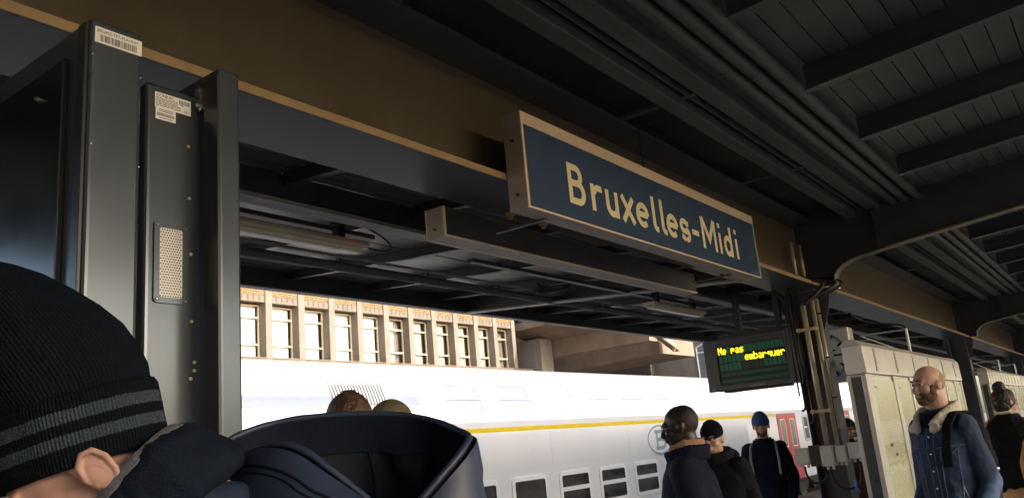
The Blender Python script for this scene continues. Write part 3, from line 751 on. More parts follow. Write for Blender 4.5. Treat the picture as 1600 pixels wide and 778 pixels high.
for zz in (2.551, 2.547, 2.543, 2.539, 2.535, 2.531):
    y = 1.0605
    while y < 1.118:
        wd = random.uniform(.003, .011); m.box(XB+.0009, XB+.0012, y, min(y+wd, 1.12), zz, zz+.0016); y += wd+.0018
y = 1.124
while y < 1.152:
    wd = random.choice((.0008, .0014, .002)); m.box(XB+.0009, XB+.0013, y, y+wd, 2.550, 2.5615); y += wd+.0015
for yy, zz in ((1.12, 2.538), (1.128, 2.5465), (1.12, 2.5315)): m.box(XB+.0009, XB+.0012, yy, yy+.008, zz, zz+.0022)
m.build('fine_print', 'ink', o)
text_mesh('print', 'CE', .0085, 'ink', o, frame_mw((XB+.0012, 1.137, 2.529), (0, 1, 0), (0, 0, 1)), .0002)
o = MB().box(XB-.0005, XB+.0015, 1.0595, 1.114, 2.494, 2.5245).build('sticker', 'label_white', tv)
m = MB(); y = 1.063
while y < 1.11:
    wd = random.choice((.0008, .0014, .002)); m.box(XB+.0015, XB+.0019, y, y+wd, 2.503, 2.512); y += wd+.0015
for zz in (2.498, 2.516, 2.520): m.box(XB+.0015, XB+.0019, 1.068, 1.106, zz, zz+.0014)
m.build('barcode', 'ink', o)
m = MB()
for yy, zz in ((.868, 2.58), (.985, 2.557), (.872, 2.36), (.995-.01, 2.33)): m.sph((XA, yy, zz), .0018, 6, 4)
m.build('paint_chip', 'label_white', tv)

# ------------------------------------------------------------------ timetable cases
def timetable(xf, ya, yb, ztop, panels, breaks, label, name_grp):
    t = thing('timetable_case', label, 'timetable case', (xf-.12, (ya+yb)/2, 0), name_grp)
    xb_ = xf-.165
    zb_, hz = .45, ztop-.31
    m = MB(); m.box(xb_+.02, xf-.02, ya+.02, yb, zb_, hz); m.build('body', 'cab_alu', t, bevel=.004)
    for y in (ya+.15, (ya+yb)/2, yb-.15): box('leg', 'cab_panel', t, xf-.12, xf-.05, y-.04, y+.04, 0, zb_)
    box('end_panel', 'cab_panel', t, xb_+.035, xf-.045, ya+.004, ya+.02, zb_+.02, hz-.02)
    m = MB(); m.box(xb_, xb_+.033, ya, ya+.05, zb_, hz); m.box(xf-.043, xf, ya, ya+.05, zb_, hz); m.build('corner_post', 'cab_alu', t, bevel=.006)
    box('keyhole', 'ink', t, xf-.085, xf-.075, ya, ya+.005, 1.1, 1.13)
    segs = [ya]+breaks+[yb]
    for a, b in zip(segs[:-1], segs[1:]):
        prof = [(xf+.012, hz+.01), (xf+.004, ztop-.075), (xf-.012, ztop-.045)]
        hd = MB().prism([(xb_, hz+.006), (xf+.012, hz+.006), (xf+.006, ztop-.06), (xf-.002, ztop-.058), (xb_, ztop-.058)], 'y', a+.006, b-.006).build('header', 'cab_header', t, bevel=.003)
        MB().prism([(xb_, ztop-.056), (xf-.001, ztop-.056), (xf-.035, ztop-.012), (xf-.07, ztop), (xb_+.04, ztop), (xb_, ztop-.03)], 'y', a, b-.004).build('top_cap', 'cab_alu', t, bevel=.004)
        n = 3 if b-a < 3 else 8
        for i in range(n):
            yc = a+(b-a)*(i+.5)/n
            pq = MB(); pq.hexa([(xf+.012, yc-.04, hz+.03), (xf+.012, yc+.03, hz+.03), (xf+.008, yc+.03, ztop-.075), (xf+.008, yc-.04, ztop-.075), (xf+.016, yc-.04, hz+.03), (xf+.016, yc+.03, hz+.03), (xf+.011, yc+.03, ztop-.075), (xf+.011, yc-.04, ztop-.075)])
            pq.build('number_plate', 'plate_grey', hd)
            q = MB(); q.box(xf+.0135, xf+.0165, yc-.018, yc+.008, ztop-.15, ztop-.12); q.box(xf+.0145, xf+.0175, yc-.012, yc+.01, hz+.07, hz+.10); q.build('figure', 'label_white', hd)
    prev = None
    edges = []
    for a, b in panels:
        ps = MB().box(xf-.014, xf-.012, a, b, .78, hz-.04).build('poster', 'timetable_print', t)
        pn = MB().box(xf-.006, xf-.003, a, b, .74, hz-.03).build('pane', 'case_glass', ps)
        random.seed(int(a*100))
        q = MB()
        q.box(xf-.0115, xf-.0105, a+.06, a+.17, hz-.12, hz-.105)
        if a < 9: q.box(xf-.0115, xf-.0105, a+.25, a+.34, 1.36, 1.385); q.box(xf-.0115, xf-.0105, a+.38, a+.47, 1.27, 1.295)
        q.build('heading', 'ink', ps)
    ed = sorted([ya+.05]+[v for pnl in panels for v in pnl]+[yb])
    for a, b in zip(ed[0::2], ed[1::2]): box('mullion', 'cab_alu', t, xf-.02, xf, a, b, .74, hz)
    box('bottom_rail', 'cab_alu', t, xf-.02, xf, ya+.05, yb, zb_, .739)
    return t
# clear glazing: see-through with a thin reflection
def case_glass(nm='case_glass', bump=.12):
    m = bpy.data.materials.new(nm); m.use_nodes = True; n = m.node_tree.nodes; l = m.node_tree.links; n.clear()
    o = n.new("ShaderNodeOutputMaterial"); a = n.new("ShaderNodeBsdfTransparent"); g = n.new("ShaderNodeBsdfGlossy"); g.inputs["Roughness"].default_value = .03
    lw = n.new("ShaderNodeFresnel"); lw.inputs[0].default_value = 1.5; x = n.new("ShaderNodeMixShader")
    tc = n.new("ShaderNodeTexCoord"); nz = n.new("ShaderNodeTexNoise"); nz.inputs["Scale"].default_value = 1.6; l.new(tc.outputs["Object"], nz.inputs[0])
    bp = n.new("ShaderNodeBump"); bp.inputs["Strength"].default_value = bump; bp.inputs["Distance"].default_value = .05; l.new(nz.outputs[0], bp.inputs["Height"]); l.new(bp.outputs[0], g.inputs["Normal"])
    ge = n.new('ShaderNodeNewGeometry'); mu = n.new('ShaderNodeMath'); mu.operation = 'MULTIPLY'; iv = n.new('ShaderNodeMath'); iv.operation = 'SUBTRACT'; iv.inputs[0].default_value = 1; l.new(ge.outputs['Backfacing'], iv.inputs[1]); l.new(lw.outputs[0], mu.inputs[0]); l.new(iv.outputs[0], mu.inputs[1])
    l.new(mu.outputs[0], x.inputs[0]); l.new(a.outputs[0], x.inputs[1]); l.new(g.outputs[0], x.inputs[2]); l.new(x.outputs[0], o.inputs[0]); MT[nm] = m
case_glass(); case_glass('clear_glass', .03)
c1 = timetable(-1.87, 7.69, 12.58, 2.31, [(7.89, 8.70), (8.84, 9.42), (9.5, 10.04), (10.20, 10.78), (10.86, 11.38), (11.46, 12.02), (12.12, 12.5)], [10.13], 'aluminium timetable case with yellowed posters directly behind the bald man', 'timetable cases along the platform')
c2 = timetable(-2.30, 18.62, 27.0, 2.40, [(18.8+.98*i, 18.8+.98*i+.88) for i in range(8)], [22.0], 'aluminium timetable case beyond the second column, behind the woman with a bun', 'timetable cases along the platform')
for t, xf, yc, zt in ((c1, -1.95, 10.15, 2.31), (c2, -2.38, 21.5, 2.4), (c2, -2.38, 24.5, 2.4)):
    m = MB(); m.cyl((xf, yc, zt-.02), (xf, yc, zt+.26), .014, 8); m.cyl((xf-.5, yc, zt+.25), (xf, yc, zt+.25), .01, 8); m.cyl((xf-.5, yc, zt+.25), (xf-.2, yc+1.6, zt+.02), .008, 8)
    m.build('stay_post', 'cab_alu', t)
    MB().tube(bez(((xf, yc, zt+.26), (xf, yc, zt+.36), (xf-.4, yc-.1, zt+.3), (xf-.5, yc-.3, zt+.5)), 12), .012, 6).build('feed_cable', 'rubber', t, smooth=True)

# ------------------------------------------------------------------ train
def train_x(z):      # outer skin of the upper deck
    P = [(2.35, 0), (2.65, -.07), (2.93, -.20), (3.12, -.36), (3.28, -.60), (3.37, -.85), (3.42, -1.15), (3.44, -1.4)]
    if z <= 2.35: return 0
    for (a, b), (c, d) in zip(P[:-1], P[1:]):
        if z <= c: return b+(d-b)*(z-a)/(c-a)
    return -1.4
TX = -10.0
def coach(ya, yb, rec, label, name='train_coach'):
    t = thing(name, label, 'train coach', (TX-1.4, (ya+yb)/2, -.8), 'double deck coaches standing on the far track')
    up = [(0, 2.35), (-.07, 2.65), (-.13, 2.79), (-.20, 2.93), (-.275, 3.03), (-.36, 3.12), (-.47, 3.205), (-.60, 3.28), (-.72, 3.33), (-.85, 3.37), (-1.0, 3.40), (-1.15, 3.42), (-1.4, 3.43)]
    full = [(0, -.10)] + [(0, 1.32)] + up
    ins = [(0, -.10), (0, .16), (-.05, .24), (-.05, 1.19), (0, 1.32)] + up
    def ex(prof, a, b):
        q = [(TX+x, z) for x, z in prof] + [(TX-2.8-x, z) for x, z in reversed(prof[:-1])]
        return MB().prism(q, 'y', a, b)
    segs = []
    if rec: segs = [(full, ya, rec[0]), (ins, rec[0], rec[1]), (full, rec[1], yb)]
    else: segs = [(full, ya, yb)]
    m = MB()
    for pr, a, b in segs:
        q = ex(pr, a, b); m.add(q.v, q.f)
    o = m.build('body', 'train_white', t)
    o.data.polygons.foreach_set("use_smooth", [True]*len(o.data.polygons)); o.data.set_sharp_from_angle(angle=rad(22))
    return t
def slope_box(m, y0, y1, z0, z1, out, n=6, inn=-.004):
    for i in range(n):
        a = z0+(z1-z0)*i/n; b = z0+(z1-z0)*(i+1)/n
        xa, xb_ = TX+train_x(a), TX+train_x(b)
        m.hexa([(xa+inn, y0, a), (xa+inn, y1, a), (xb_+inn, y1, b), (xb_+inn, y0, b), (xa+out, y0, a), (xa+out, y1, a), (xb_+out, y1, b), (xb_+out, y0, b)])
    return m
def low_window(t, y0, y1, split, z0=.36, z1=1.155):
    f = MB().rring(y0, y1, z0, z1, .095, .13, TX-.05, TX-.022).build('window', 'frame_white', t, bevel=.006)
    MB().rring(y0+.088, y1-.088, z0+.088, z1-.088, .012, .05, TX-.045, TX-.0205).build('gasket', 'gasket', f)
    if split:
        box('glazing_bar', 'frame_white', f, TX-.046, TX-.02, y0+.09, y1-.09, .745, .83)
        box('pane', 'train_glass', f, TX-.047, TX-.04, y0+.09, y1-.09, .831, z1-.09); box('pane', 'train_glass', f, TX-.047, TX-.039, y0+.09, y1-.09, z0+.09, .744)
    else: box('pane', 'train_glass', f, TX-.047, TX-.04, y0+.09, y1-.09, z0+.09, z1-.09)
def up_window(t, y0, y1, grey=False):
    gl = 'train_grey' if grey else 'bright_glass'
    q = slope_box(MB(), y0, y1, 2.40, 2.638, .004).build('window', gl, t); slope_box(MB(), y0, y1-.02, 2.662, 2.92, .004).build('pane', gl, q)
    if not grey:
        m = MB(); slope_box(m, y0+.02, y1+.022, 2.639, 2.655, .007, 1); slope_box(m, y1+.003, y1+.024, 2.42, 2.637, .007, 3); slope_box(m, y1-.018, y1+.002, 2.68, 2.91, .007, 3); slope_box(m, y0+.15, y1-.03, 2.921, 2.932, .006, 1); slope_box(m, y0+.25, y1-.2, 2.385, 2.396, .006, 1)
        m.build('gasket', 'gasket', q)
def door(t, y0, y1):
    w_ = (y1-y0)/2
    for i in range(2):
        a = y0+i*w_; m = MB()
        l_ = MB().box(TX-.02, TX+.012, a+.008, a+w_-.008, .26, 2.10).build('door', 'train_red', t, bevel=.006)
        MB().rring(a+.22*w_+.03, a+w_-.22*w_-.0, .99, 1.93, .03, .08, TX+.011, TX+.020).build('window_frame', 'frame_white', l_)
        box('pane', 'door_glass', l_, TX+.011, TX+.0135, a+.22*w_+.05, a+w_-.22*w_-.02, 1.01, 1.91)
    box('door_step', 'train_red', t, TX-.02, TX+.018, y0+.02, y1-.02, -.095, .25, bevel=.006)
    box('door_gap', 'gasket', t, TX-.02, TX+.004, y0-.01, y1+.01, -.097, 2.112)
mat('door_glass', (.20, .20, .19), .08, var=.4, vscale=3, stretch=(1, 4, .6))
tr = coach(-1.0, 33.2, (12.0, 25.6), 'white double deck coach with a yellow stripe, facing the platform')
m = MB(); m.box(TX+.0005, TX+.003, -1, 28.2, 2.034, 2.117); m.build('stripe', 'train_yellow', tr)
m = MB(); slope_box(m, -1, 10.83, 2.556, 2.835, .003, 5); m.build('window_band', 'band_grey', tr)
lv = MB()
for i in range(18): slope_box(lv, 8.88+i*.066, 8.88+i*.066+.034, 2.60, 2.985, .03, 4)
fr = slope_box(MB(), 8.87, 10.07, 2.595, 2.99, .006, 4).build('louvre', 'train_emblem', tr)
tag(lv.build('louvre_slats', 'slat', fr), kind='stuff')
slope_box(MB(), 8.6, 10.2, 2.555, 2.575, .02, 1).build('louvre_sill', 'frame_white', tr)
low_window(tr, 12.13, 12.83, False)
low_window(tr, 13.26, 14.46, False)
for a in (14.91, 16.53, 18.15, 19.78, 21.4, 23.0): low_window(tr, a, a+1.22, True)
for i in range(9): up_window(tr, 11.49+1.63*i, 12.51+1.63*i)
up_window(tr, 28.0, 29.0, True)
door(tr, 28.31, 30.24)
f = MB().rring(30.93, 31.55, 1.10, 2.05, .10, .12, TX-.002, TX+.02).build('window', 'train_grey', tr)
box('pane', 'train_glass', f, TX+.001, TX+.006, 31.02, 31.46, 1.62, 1.97); box('pane', 'train_glass', f, TX+.001, TX+.006, 31.02, 31.46, 1.18, 1.56)
text_mesh('class_number', '2', .42, 'train_emblem', tr, frame_mw((TX+.004, 31.75, 1.55), (0, 1, 0), (0, 0, 1)), .001)
slope_box(MB(), 26.9, 32.9, 2.36, 2.372, .005, 1).build('rain_strip', 'gasket', tr)
box('skirt', 'train_blue', tr, TX-.3, TX-.004, -1, 28.2, -.42, -.102)
# panel joints
for y in (1.9, 5.1, 8.3, 11.4, 14.68, 17.95, 21.2, 24.4): box('panel_joint', 'train_grey', tr, TX+.0003, TX+.0012, y, y+.006, 1.33, 2.03)
# emblem: letter B in an oval
em = MB(); cy_, cz_ = 19.62, 1.62
L = [(cy_+.66*cos(rad(a)), cz_+.345*sin(rad(a))) for a in range(0, 365, 8)]
stroke(em, L, .045, TX, TX+.004); e0 = em.build('emblem', 'train_emblem', tr)
m = MB(); bw = .085
def bst(p, o=0): stroke(m, p, bw, TX, TX+.004+o)
bst([(cy_-.17, cz_-.235), (cy_-.17, cz_+.235)]); 
bst([(cy_-.27, cz_+.20), (cy_+.02, cz_+.20)] + [(cy_+.04+.16*cos(rad(a)), cz_+.105+.095*sin(rad(a))) for a in (75, 50, 25, 0, -25, -50, -75)] + [(cy_-.17, cz_+.01)], .0006)
bst([(cy_-.27, cz_-.205), (cy_+.06, cz_-.205)] + [(cy_+.07+.19*cos(rad(a)), cz_-.097+.108*sin(rad(a))) for a in (-75, -50, -25, 0, 25, 50, 75)] + [(cy_-.17, cz_+.0101)], .0012)
m.build('emblem_letter', 'train_emblem', e0)
def bogies(t, ys, a, b):
    box('underframe', 'train_under', t, TX-2.5, TX-.35, a+.2, b-.2, -.55, -.104)
    for y in ys:
        g_ = MB(); g_.box(TX-.42, TX-.30, y-1.5, y+1.5, -.5, -.25); g_.box(TX-.36, TX-.2, y-.35, y+.35, -.62, -.22)
        for dy in (-1.1, 1.1): g_.cyl((TX-.30, y+dy, -.42), (TX-.14, y+dy, -.42), .14, 14)
        bo = g_.build('bogie', 'train_under', t, bevel=.02)
        for dy in (-1.25, 1.25):
            w_ = MB(); w_.cyl((TX-.75, y+dy, -.42), (TX-.62, y+dy, -.42), .44, 24); w_.build('wheel', 'rail', bo, smooth=False)
bogies(tr, (3.5, 30.5), -1, 33)
tr2 = coach(34.0, 60.0, None, 'white double deck coach with red doors, glimpsed right of the column')
door(tr2, 35.25, 37.15); up_window(tr2, 34.6, 35.3, True); up_window(tr2, 36.0, 37.0, True); bogies(tr2, (37.5, 56), 34, 60)
slope_box(MB(), 34.2, 59, 2.36, 2.372, .005, 1).build('rain_strip', 'gasket', tr2)
MB().box(TX-2.3, TX-.5, 33.2, 34.0, -.3, 2.6).build('gangway', 'train_under', tr2)

# ------------------------------------------------------------------ buildings behind the train
BX = -26.0
def bz(z): return 1.6+(z-1.6)*1.3
bl = thing('office_building', 'brick and stone building with tall windows behind the train', 'building', (BX-4, 25, -1.2))
pitch = 1.575; yfirst = 15.30*1.3
z_sill, z_win, z_lint, z_top = bz(4.97), bz(6.58), bz(6.79), 12.0
npier = 22; ystart = yfirst-pitch*8
yend = yfirst+pitch*(11)
box('wall_core', 'room_dark', bl, BX-8, BX-1.1, ystart, yend, -1.2, z_top)
box('base_wall', 'stone', bl, BX-1.09, BX, ystart, yend, -1.2, z_sill-.02)
prm = None; random.seed(11)
bricks = MB()
for i in range(19):
    yp = ystart+i*pitch
    m = MB(); m.box(BX-.55, BX, yp-.155, yp+.155, z_sill-.02, z_top); m.build('pier', 'stone_light', bl, bevel=.01)
    if i == 18: break
    a, b = yp+.157, yp+pitch-.157
    box('spandrel', 'mortar', bl, BX-.5, BX-.10, a, b, z_lint, z_top)
    lt = MB().box(BX-.5, BX-.05, a, b, z_win, z_lint).build('lintel', 'stone', bl, bevel=.01)
    for q in range(4): box('stain', 'stain', lt, BX-.051, BX-.046, a+.2+q*.26, a+.25+q*.26+random.uniform(0, .03), z_win+.05+random.uniform(0, .05), z_lint-.02)
    box('sill', 'stone', bl, BX-.5, BX+.03, a, b, z_sill-.06, z_sill-.02)
    # brick courses above the lintel (each brick about the size of a few pixels: joined)
    if i >= 7:
        zz = z_lint+.012; row = 0
        while zz < z_lint+1.0:
            y = a+(.0 if row % 2 else -.11)
            while y < b:
                y0_, y1_ = max(a, y), min(b, y+.21)
                if y1_-y0_ > .03: bricks.box(BX-.10, BX-.045+random.uniform(-.008, .008), y0_, y1_, zz, zz+.055)
                y += .222
            zz += .068; row += 1
    # window: frame, bars, panes, blind
    wf = MB(); wx = BX-.42
    wf.box(wx-.05, wx+.02, a, a+.045, z_sill, z_win-.05); wf.box(wx-.05, wx+.02, b-.06, b, z_sill, z_win-.05); wf.box(wx-.05, wx+.02, a+.045, b-.06, z_win-.11, z_win-.05); wf.box(wx-.05, wx+.02, a+.045, b-.06, z_sill, z_sill+.05)
    zt_, zb_ = bz(6.16), bz(5.36)
    wf.box(wx-.05, wx+.025, a+.045, b-.06, zt_-.035, zt_+.035); wf.box(wx-.05, wx+.025, a+.045, b-.06, zb_-.035, zb_+.035)
    fo = wf.build('window', 'win_frame', bl)
    for z0_, z1_ in ((z_sill+.05, zb_-.036), (zb_+.036, zt_-.036), (zt_+.036, z_win-.111)):
        box('pane', 'clear_glass', fo, wx-.02, wx-.012, a+.046, b-.061, z0_, z1_)
    # blinds or curtains standing behind the glass
    kind = i-7
    box('inner_curtain', 'curtain_dark', fo, wx-.26, wx-.25, a-.1, b+.1, z_sill, z_win)
    if kind <= 4: box('blind', 'blind_white', fo, wx-.10, wx-.08, a+.05, b-.13-.03*(kind % 3), z_sill+.05, z_win-.12)
    else:
        m = MB(); a2 = a+.05; b2 = a+(b-a)*random.choice((.45, .6, .8, .35)); n = 14
        poly = [(wx-.12+.02*sin(q*1.9), lerp(a2, b2, q/n)) for q in range(n+1)] + [(wx-.16, b2), (wx-.16, a2)]
        m.prism(poly, 'z', z_sill+.05, z_win-.12); m.build('curtain', 'curtain', fo)
tag(bricks.build('brick_courses', 'brick_yellow', bl), kind='stuff')
box('cornice', 'stone', bl, BX-8, BX+.1, ystart-.2, yend+.2, z_top, z_top+.35)

# concrete station hall right of it
hb = thing('concrete_hall', 'raw concrete hall with a projecting beam and drainpipe, right of the brick building', 'building', (-26, 42, -1.2))
ye = yend+.25
m = MB(); m.box(-27.5, -25.6, ye, 38.6, -1.2, 7.6); m.build('pillar', 'concrete_light', hb, bevel=.02)
m = MB(); m.box(-33, -26.6, ye, 38.0, 7.95, 8.6); m.build('ledge', 'concrete_light', hb, bevel=.02)
wf = MB().rring(36.5, 39.5, 8.7, 10.4, .09, .01, -26.62, -26.55).build('window', 'frame_white', hb); box('pane', 'win_glass', wf, -26.6, -26.59, 36.55, 39.45, 8.75, 10.3)
box('upper_wall', 'concrete', hb, -33, -26.65, ye, 44, 8.6, 11.5)
m = MB(); m.hexa([(-26.9, 36.3, 8.0), (-26.9, 38.7, 7.45), (-18.0, 38.7, 7.75), (-18.0, 36.3, 8.3), (-26.9, 36.3, 8.4), (-26.9, 38.7, 8.4), (-18.0, 38.7, 8.6), (-18.0, 36.3, 8.6)]); m.build('soffit_slab', 'concrete', hb)
m = MB(); m.hexa([(-27.0, 38.7, 6.62), (-19.6, 38.7, 6.62), (-19.6, 39.6, 6.62), (-27.0, 39.6, 6.62), (-27.0, 38.7, 9.3), (-19.6, 38.7, 9.3), (-19.6, 39.6, 9.3), (-27, 39.6, 9.3)]); m.build('main_beam', 'concrete', hb, bevel=.02)
m = MB(); m.hexa([(-30, 41.5, 5.9), (-20.5, 41.5, 6.2), (-20.5, 46, 6.2), (-30, 46, 5.9), (-30, 41.5, 7.6), (-20.5, 41.5, 7.6), (-20.5, 46, 7.6), (-30, 46, 7.6)]); m.build('rear_beam', 'concrete', hb, bevel=.02)
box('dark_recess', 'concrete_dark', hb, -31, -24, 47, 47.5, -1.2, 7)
m = MB(); m.box(-25, -18.0, 48.0, 49, -1.2, 10.5); m.build('stained_wall', 'concrete_light', hb, bevel=.02)
mat('pipe_cream', (.6, .5, .36), .4, var=.1)
P = [(-19.4, 38.6, 8.6), (-19.4, 38.6, 7.35), (-19.4, 39.2, 7.0), (-19.4, 41.2, 6.4), (-19.6, 41.3, 6.2)]
MB().tube(P, .09, 10).build('drainpipe', 'pipe_cream', hb)
m = MB(); m.hexa([(-19.9, 39.6, 7.0), (-19.55, 39.6, 7.0), (-19.55, 42, 6.2), (-19.9, 42, 6.2), (-19.9, 39.6, 8.2), (-19.55, 39.6, 8.2), (-19.55, 42, 7.0), (-19.9, 42, 7.0)]); m.build('bracket', 'concrete', hb, bevel=.02)
wf = MB(); 
for s_ in (((-21.2, 47.9, 5.0), (-21.2, 47.9, 6.9)), ((-21.2, 47.9, 6.9), (-18.2, 47.9, 8.0)), ((-18.9, 47.9, 5.0), (-18.9, 47.9, 7.7)), ((-21.2, 47.9, 6.55), (-18.2, 47.9, 6.55))): wf.tube(s_, .06, 4)
wf = wf.build('window', 'frame_white', hb); MB().prism([(-21.2, 5.0), (-18.2, 5.0), (-18.2, 7.9), (-21.2, 6.85)], 'y', 47.94, 47.97).build('pane', 'win_glass', wf)

# brick terrace across the tracks on the right
fb = thing('brick_terrace', 'brown brick terrace across the tracks behind the camera', 'building', (24, 10, -1.2))
m = MB(); m.box(32, 44, -45, 70, -1.25, 4.5); m.build('wall', 'facade_far', fb)
wm = MB().box(31.93, 31.99, -.7, .7, 0, 1.9).build('window', 'room_dark', fb, local=True)
first = True
for i in range(36):
    for k in range(1):
        loc = (-24, -43.5+i*3.1-10, 1.0+k*3.2+1.2)
        if first: wm.location = loc; first = False
        else: share('window', wm.data, None, fb, loc)
sb = thing('reflection_block', 'unseen brown block added behind the camera to darken the screen case reflection', 'building', (-4, -30, -1.2))  # unseen, added so the screen case mirrors brown instead of sky
box('wall', 'facade_far', sb, -25, 30, -34, -26, -1.25, 20)
tag(box('far_platform', 'paving', None, 10.5, 16.9, -50, 120, -1.2, -.01), kind='structure')

# ------------------------------------------------------------------ people
def remesh(mb, vox, smooth=4, fold=None):
    me = bpy.data.meshes.new("tmp"); me.from_pydata(mb.v, [], mb.f); me.update()
    bm = bmesh.new(); bm.from_mesh(me); bmesh.ops.recalc_face_normals(bm, faces=bm.faces); bm.to_mesh(me); bm.free()
    o = bpy.data.objects.new("tmp", me)
    r = o.modifiers.new("r", 'REMESH'); r.mode = 'VOXEL'; r.voxel_size = vox
    if smooth:
        s = o.modifiers.new("s", 'SMOOTH'); s.factor = .5; s.iterations = smooth
    out = evaluated_mesh(o)
    bpy.data.objects.remove(o); bpy.data.meshes.remove(me)
    if fold:
        amp, sc, seed = fold
        n = len(out.vertices); co = [0.0]*(3*n); out.vertices.foreach_get("co", co)
        nr_ = [tuple(v.vector) for v in out.vertex_normals]
        for i in range(n):
            x, y, z = co[3*i:3*i+3]; p = Vector((x*sc, y*sc, z*sc*.75))+Vector((seed*7.1, seed*3.3, seed))
            d = 1-abs(mnoise.noise(p))*2.2
            d += .5*(1-abs(mnoise.noise(p*2.3))*2.2)
            for q in range(3): co[3*i+q] += nr_[i][q]*amp*d*.6
        out.vertices.foreach_set("co", co)
        out.update()
    out.materials.clear()
    return out
def blob(name, mb, m, parent, vox=.009, smooth=4, fold=None):
    return link(name, remesh(mb, vox, smooth, fold), m, parent, True)
class Fig:
    """a standing figure in local space: faces +Y, feet at z=0"""
    def __init__(s, label, x, y, head, H, wd=1.0, lean=0.0, hyaw=0, hpitch=0, hk=1.0, name='person', cat='person', group=None):
        s.t = thing(name, label, cat, (x, y, 0), group, rad(head-90)); s.H = H; s.k = H/1.75; s.hk = s.k*hk; s.w = wd; s.lean = lean
        s.hc = Vector((0, lean*.9, H-.115*s.k)); s.hr = Matrix.Rotation(rad(hyaw), 3, 'Z') @ Matrix.Rotation(rad(hpitch), 3, 'X')
    def h(s, x, y, z): return tuple(s.hc + s.hr @ (Vector((x, y, z))*s.hk))
    def hl(s, m, c, r): m.sph(s.h(*c), tuple(q*s.hk for q in r), 20, 14, s.hr)
    def P(s, x, y, z):   # x,y metres at H=1.75, z fraction of H; lean bends the trunk forward
        f = max(0, (z-.5)/.45); return (x*s.k*s.w, (y*s.k)+s.lean*f, z*s.H)
    def head(s, m):
        s.hl(m, (0, -.012, .018), (.076, .098, .094)); s.hl(m, (0, .022, -.045), (.062, .068, .072)); s.hl(m, (0, .062, -.093), (.028, .026, .022))
        s.hl(m, (0, .035, -.075), (.048, .05, .035))
        m.cap(s.h(0, .088, .008), s.h(0, .112, -.036), .0085*s.k, .0135*s.k, 10); 
        for sx in (-1, 1):
            s.hl(m, (sx*.012, .1, -.04), (.009, .011, .008)); s.hl(m, (sx*.04, .062, -.028), (.026, .028, .024))
            m.cap(s.h(sx*.012, .090, .026), s.h(sx*.046, .078, .024), .0095*s.k, .007*s.k, 8)
            s.hl(m, (sx*.079, -.008, -.014), (.008, .021, .033)); s.hl(m, (sx*.084, -.016, -.004), (.006, .012, .02))
        s.hl(m, (0, .092, -.062), (.023, .012, .0055)); s.hl(m, (0, .090, -.073), (.02, .012, .0065))
        m.cap(s.h(0, -.022, -.07), s.P(0, -.02, .835), .056*s.k, .062*s.k)
    def arm_pts(s, sx, elbow, wrist): return s.P(sx*.155, -.01, .798), s.P(elbow[0]*.86, *elbow[1:]), s.P(wrist[0]*.92, *wrist[1:])
    def hand(s, m, sx, wrist, d=(0, .2, -1), curl=.5):
        w_ = Vector(s.P(*wrist)); d = Vector(d).normalized(); side = Vector((1, 0, 0)) if abs(d.x) < .7 else Vector((0, 1, 0))
        pn = d.cross(side).normalized(); k = s.k
        c = w_+d*.055*k
        m.cap(w_, w_+d*.02*k, .024*k, .028*k); m.sph(c, (.036*k, .036*k, .036*k), 10, 8)
        for i, (o, L) in enumerate(((-.03, .065), (-.01, .078), (.011, .072), (.031, .055))):
            b = w_+d*.075*k+side*o*k; e = b+(d*.6+pn*curl*.5*-1).normalized()*L*.55*k; e2 = e+(d*.4-pn*curl).normalized()*L*.5*k
            m.cap(b, e, .0092*k, .0085*k, 8); m.cap(e, e2, .0085*k, .007*k, 8)
        b = w_+d*.03*k+side*(-sx)*.03*k; e = b+(d*.7-side*sx*.7).normalized()*.035*k; m.cap(b, e, .011*k, .01*k, 8); m.cap(e, e+(d*.9-pn*.3).normalized()*.028*k, .01*k, .008*k, 8)
    def body(s, skin, el, wr, hd=((0, .2, -1), (0, .2, -1)), vox=.0075):
        m = MB(); s.head(m)
        m.loft([(*s.P(0, 0, z), rx*s.k*s.w, ry*s.k) for z, rx, ry in ((.5, .15, .10), (.6, .14, .10), (.72, .165, .11), (.80, .15, .09), (.84, .07, .06))], 24)
        for sx, e, w_, d in ((-1, el[0], wr[0], hd[0]), (1, el[1], wr[1], hd[1])):
            a, b, c = s.arm_pts(sx, e, w_); m.cap(a, b, .046*s.k, .038*s.k); m.cap(b, c, .037*s.k, .025*s.k); s.hand(m, sx, (w_[0]*.92, w_[1], w_[2]), d)
        for sx in (-1, 1):
            m.cap(s.P(sx*.09, 0, .51), s.P(sx*.095, .01, .27), .075*s.k, .05*s.k); m.cap(s.P(sx*.095, .01, .27), s.P(sx*.1, -.02, .05), .048*s.k, .035*s.k)
            m.cap(s.P(sx*.1, -.03, .03), s.P(sx*.11, .12, .02), .035*s.k, .028*s.k)
        b = blob('body', m, skin, s.t, vox, 2); s.bodyo = b; s.el = el; s.wr = wr
        for sx in (-1, 1):
            e = MB().sph(s.h(sx*.031, .081, .006), .0112*s.hk, 12, 8).build('eye', 'eye_white', s.t, True, local=True)
            MB().sph(s.h(sx*.031, .0882, .006), .0056*s.hk, 8, 6).build('iris', 'eye_dark', e, True, local=True)
            MB().sph(s.h(sx*.031, .0795, .0105), (.0138*s.hk, .0122*s.hk, .0095*s.hk), 12, 8, s.hr).build('eyelid', skin, s.t, True, local=True)
        return b
    def brows(s, m_):
        for sx in (-1, 1): MB().tube([s.h(sx*.014, .1, .027), s.h(sx*.032, .0945, .033), s.h(sx*.05, .081, .028)], [.0035*s.k, .0045*s.k, .0025*s.k], 6).build('eyebrow', m_, s.t, True, local=True)
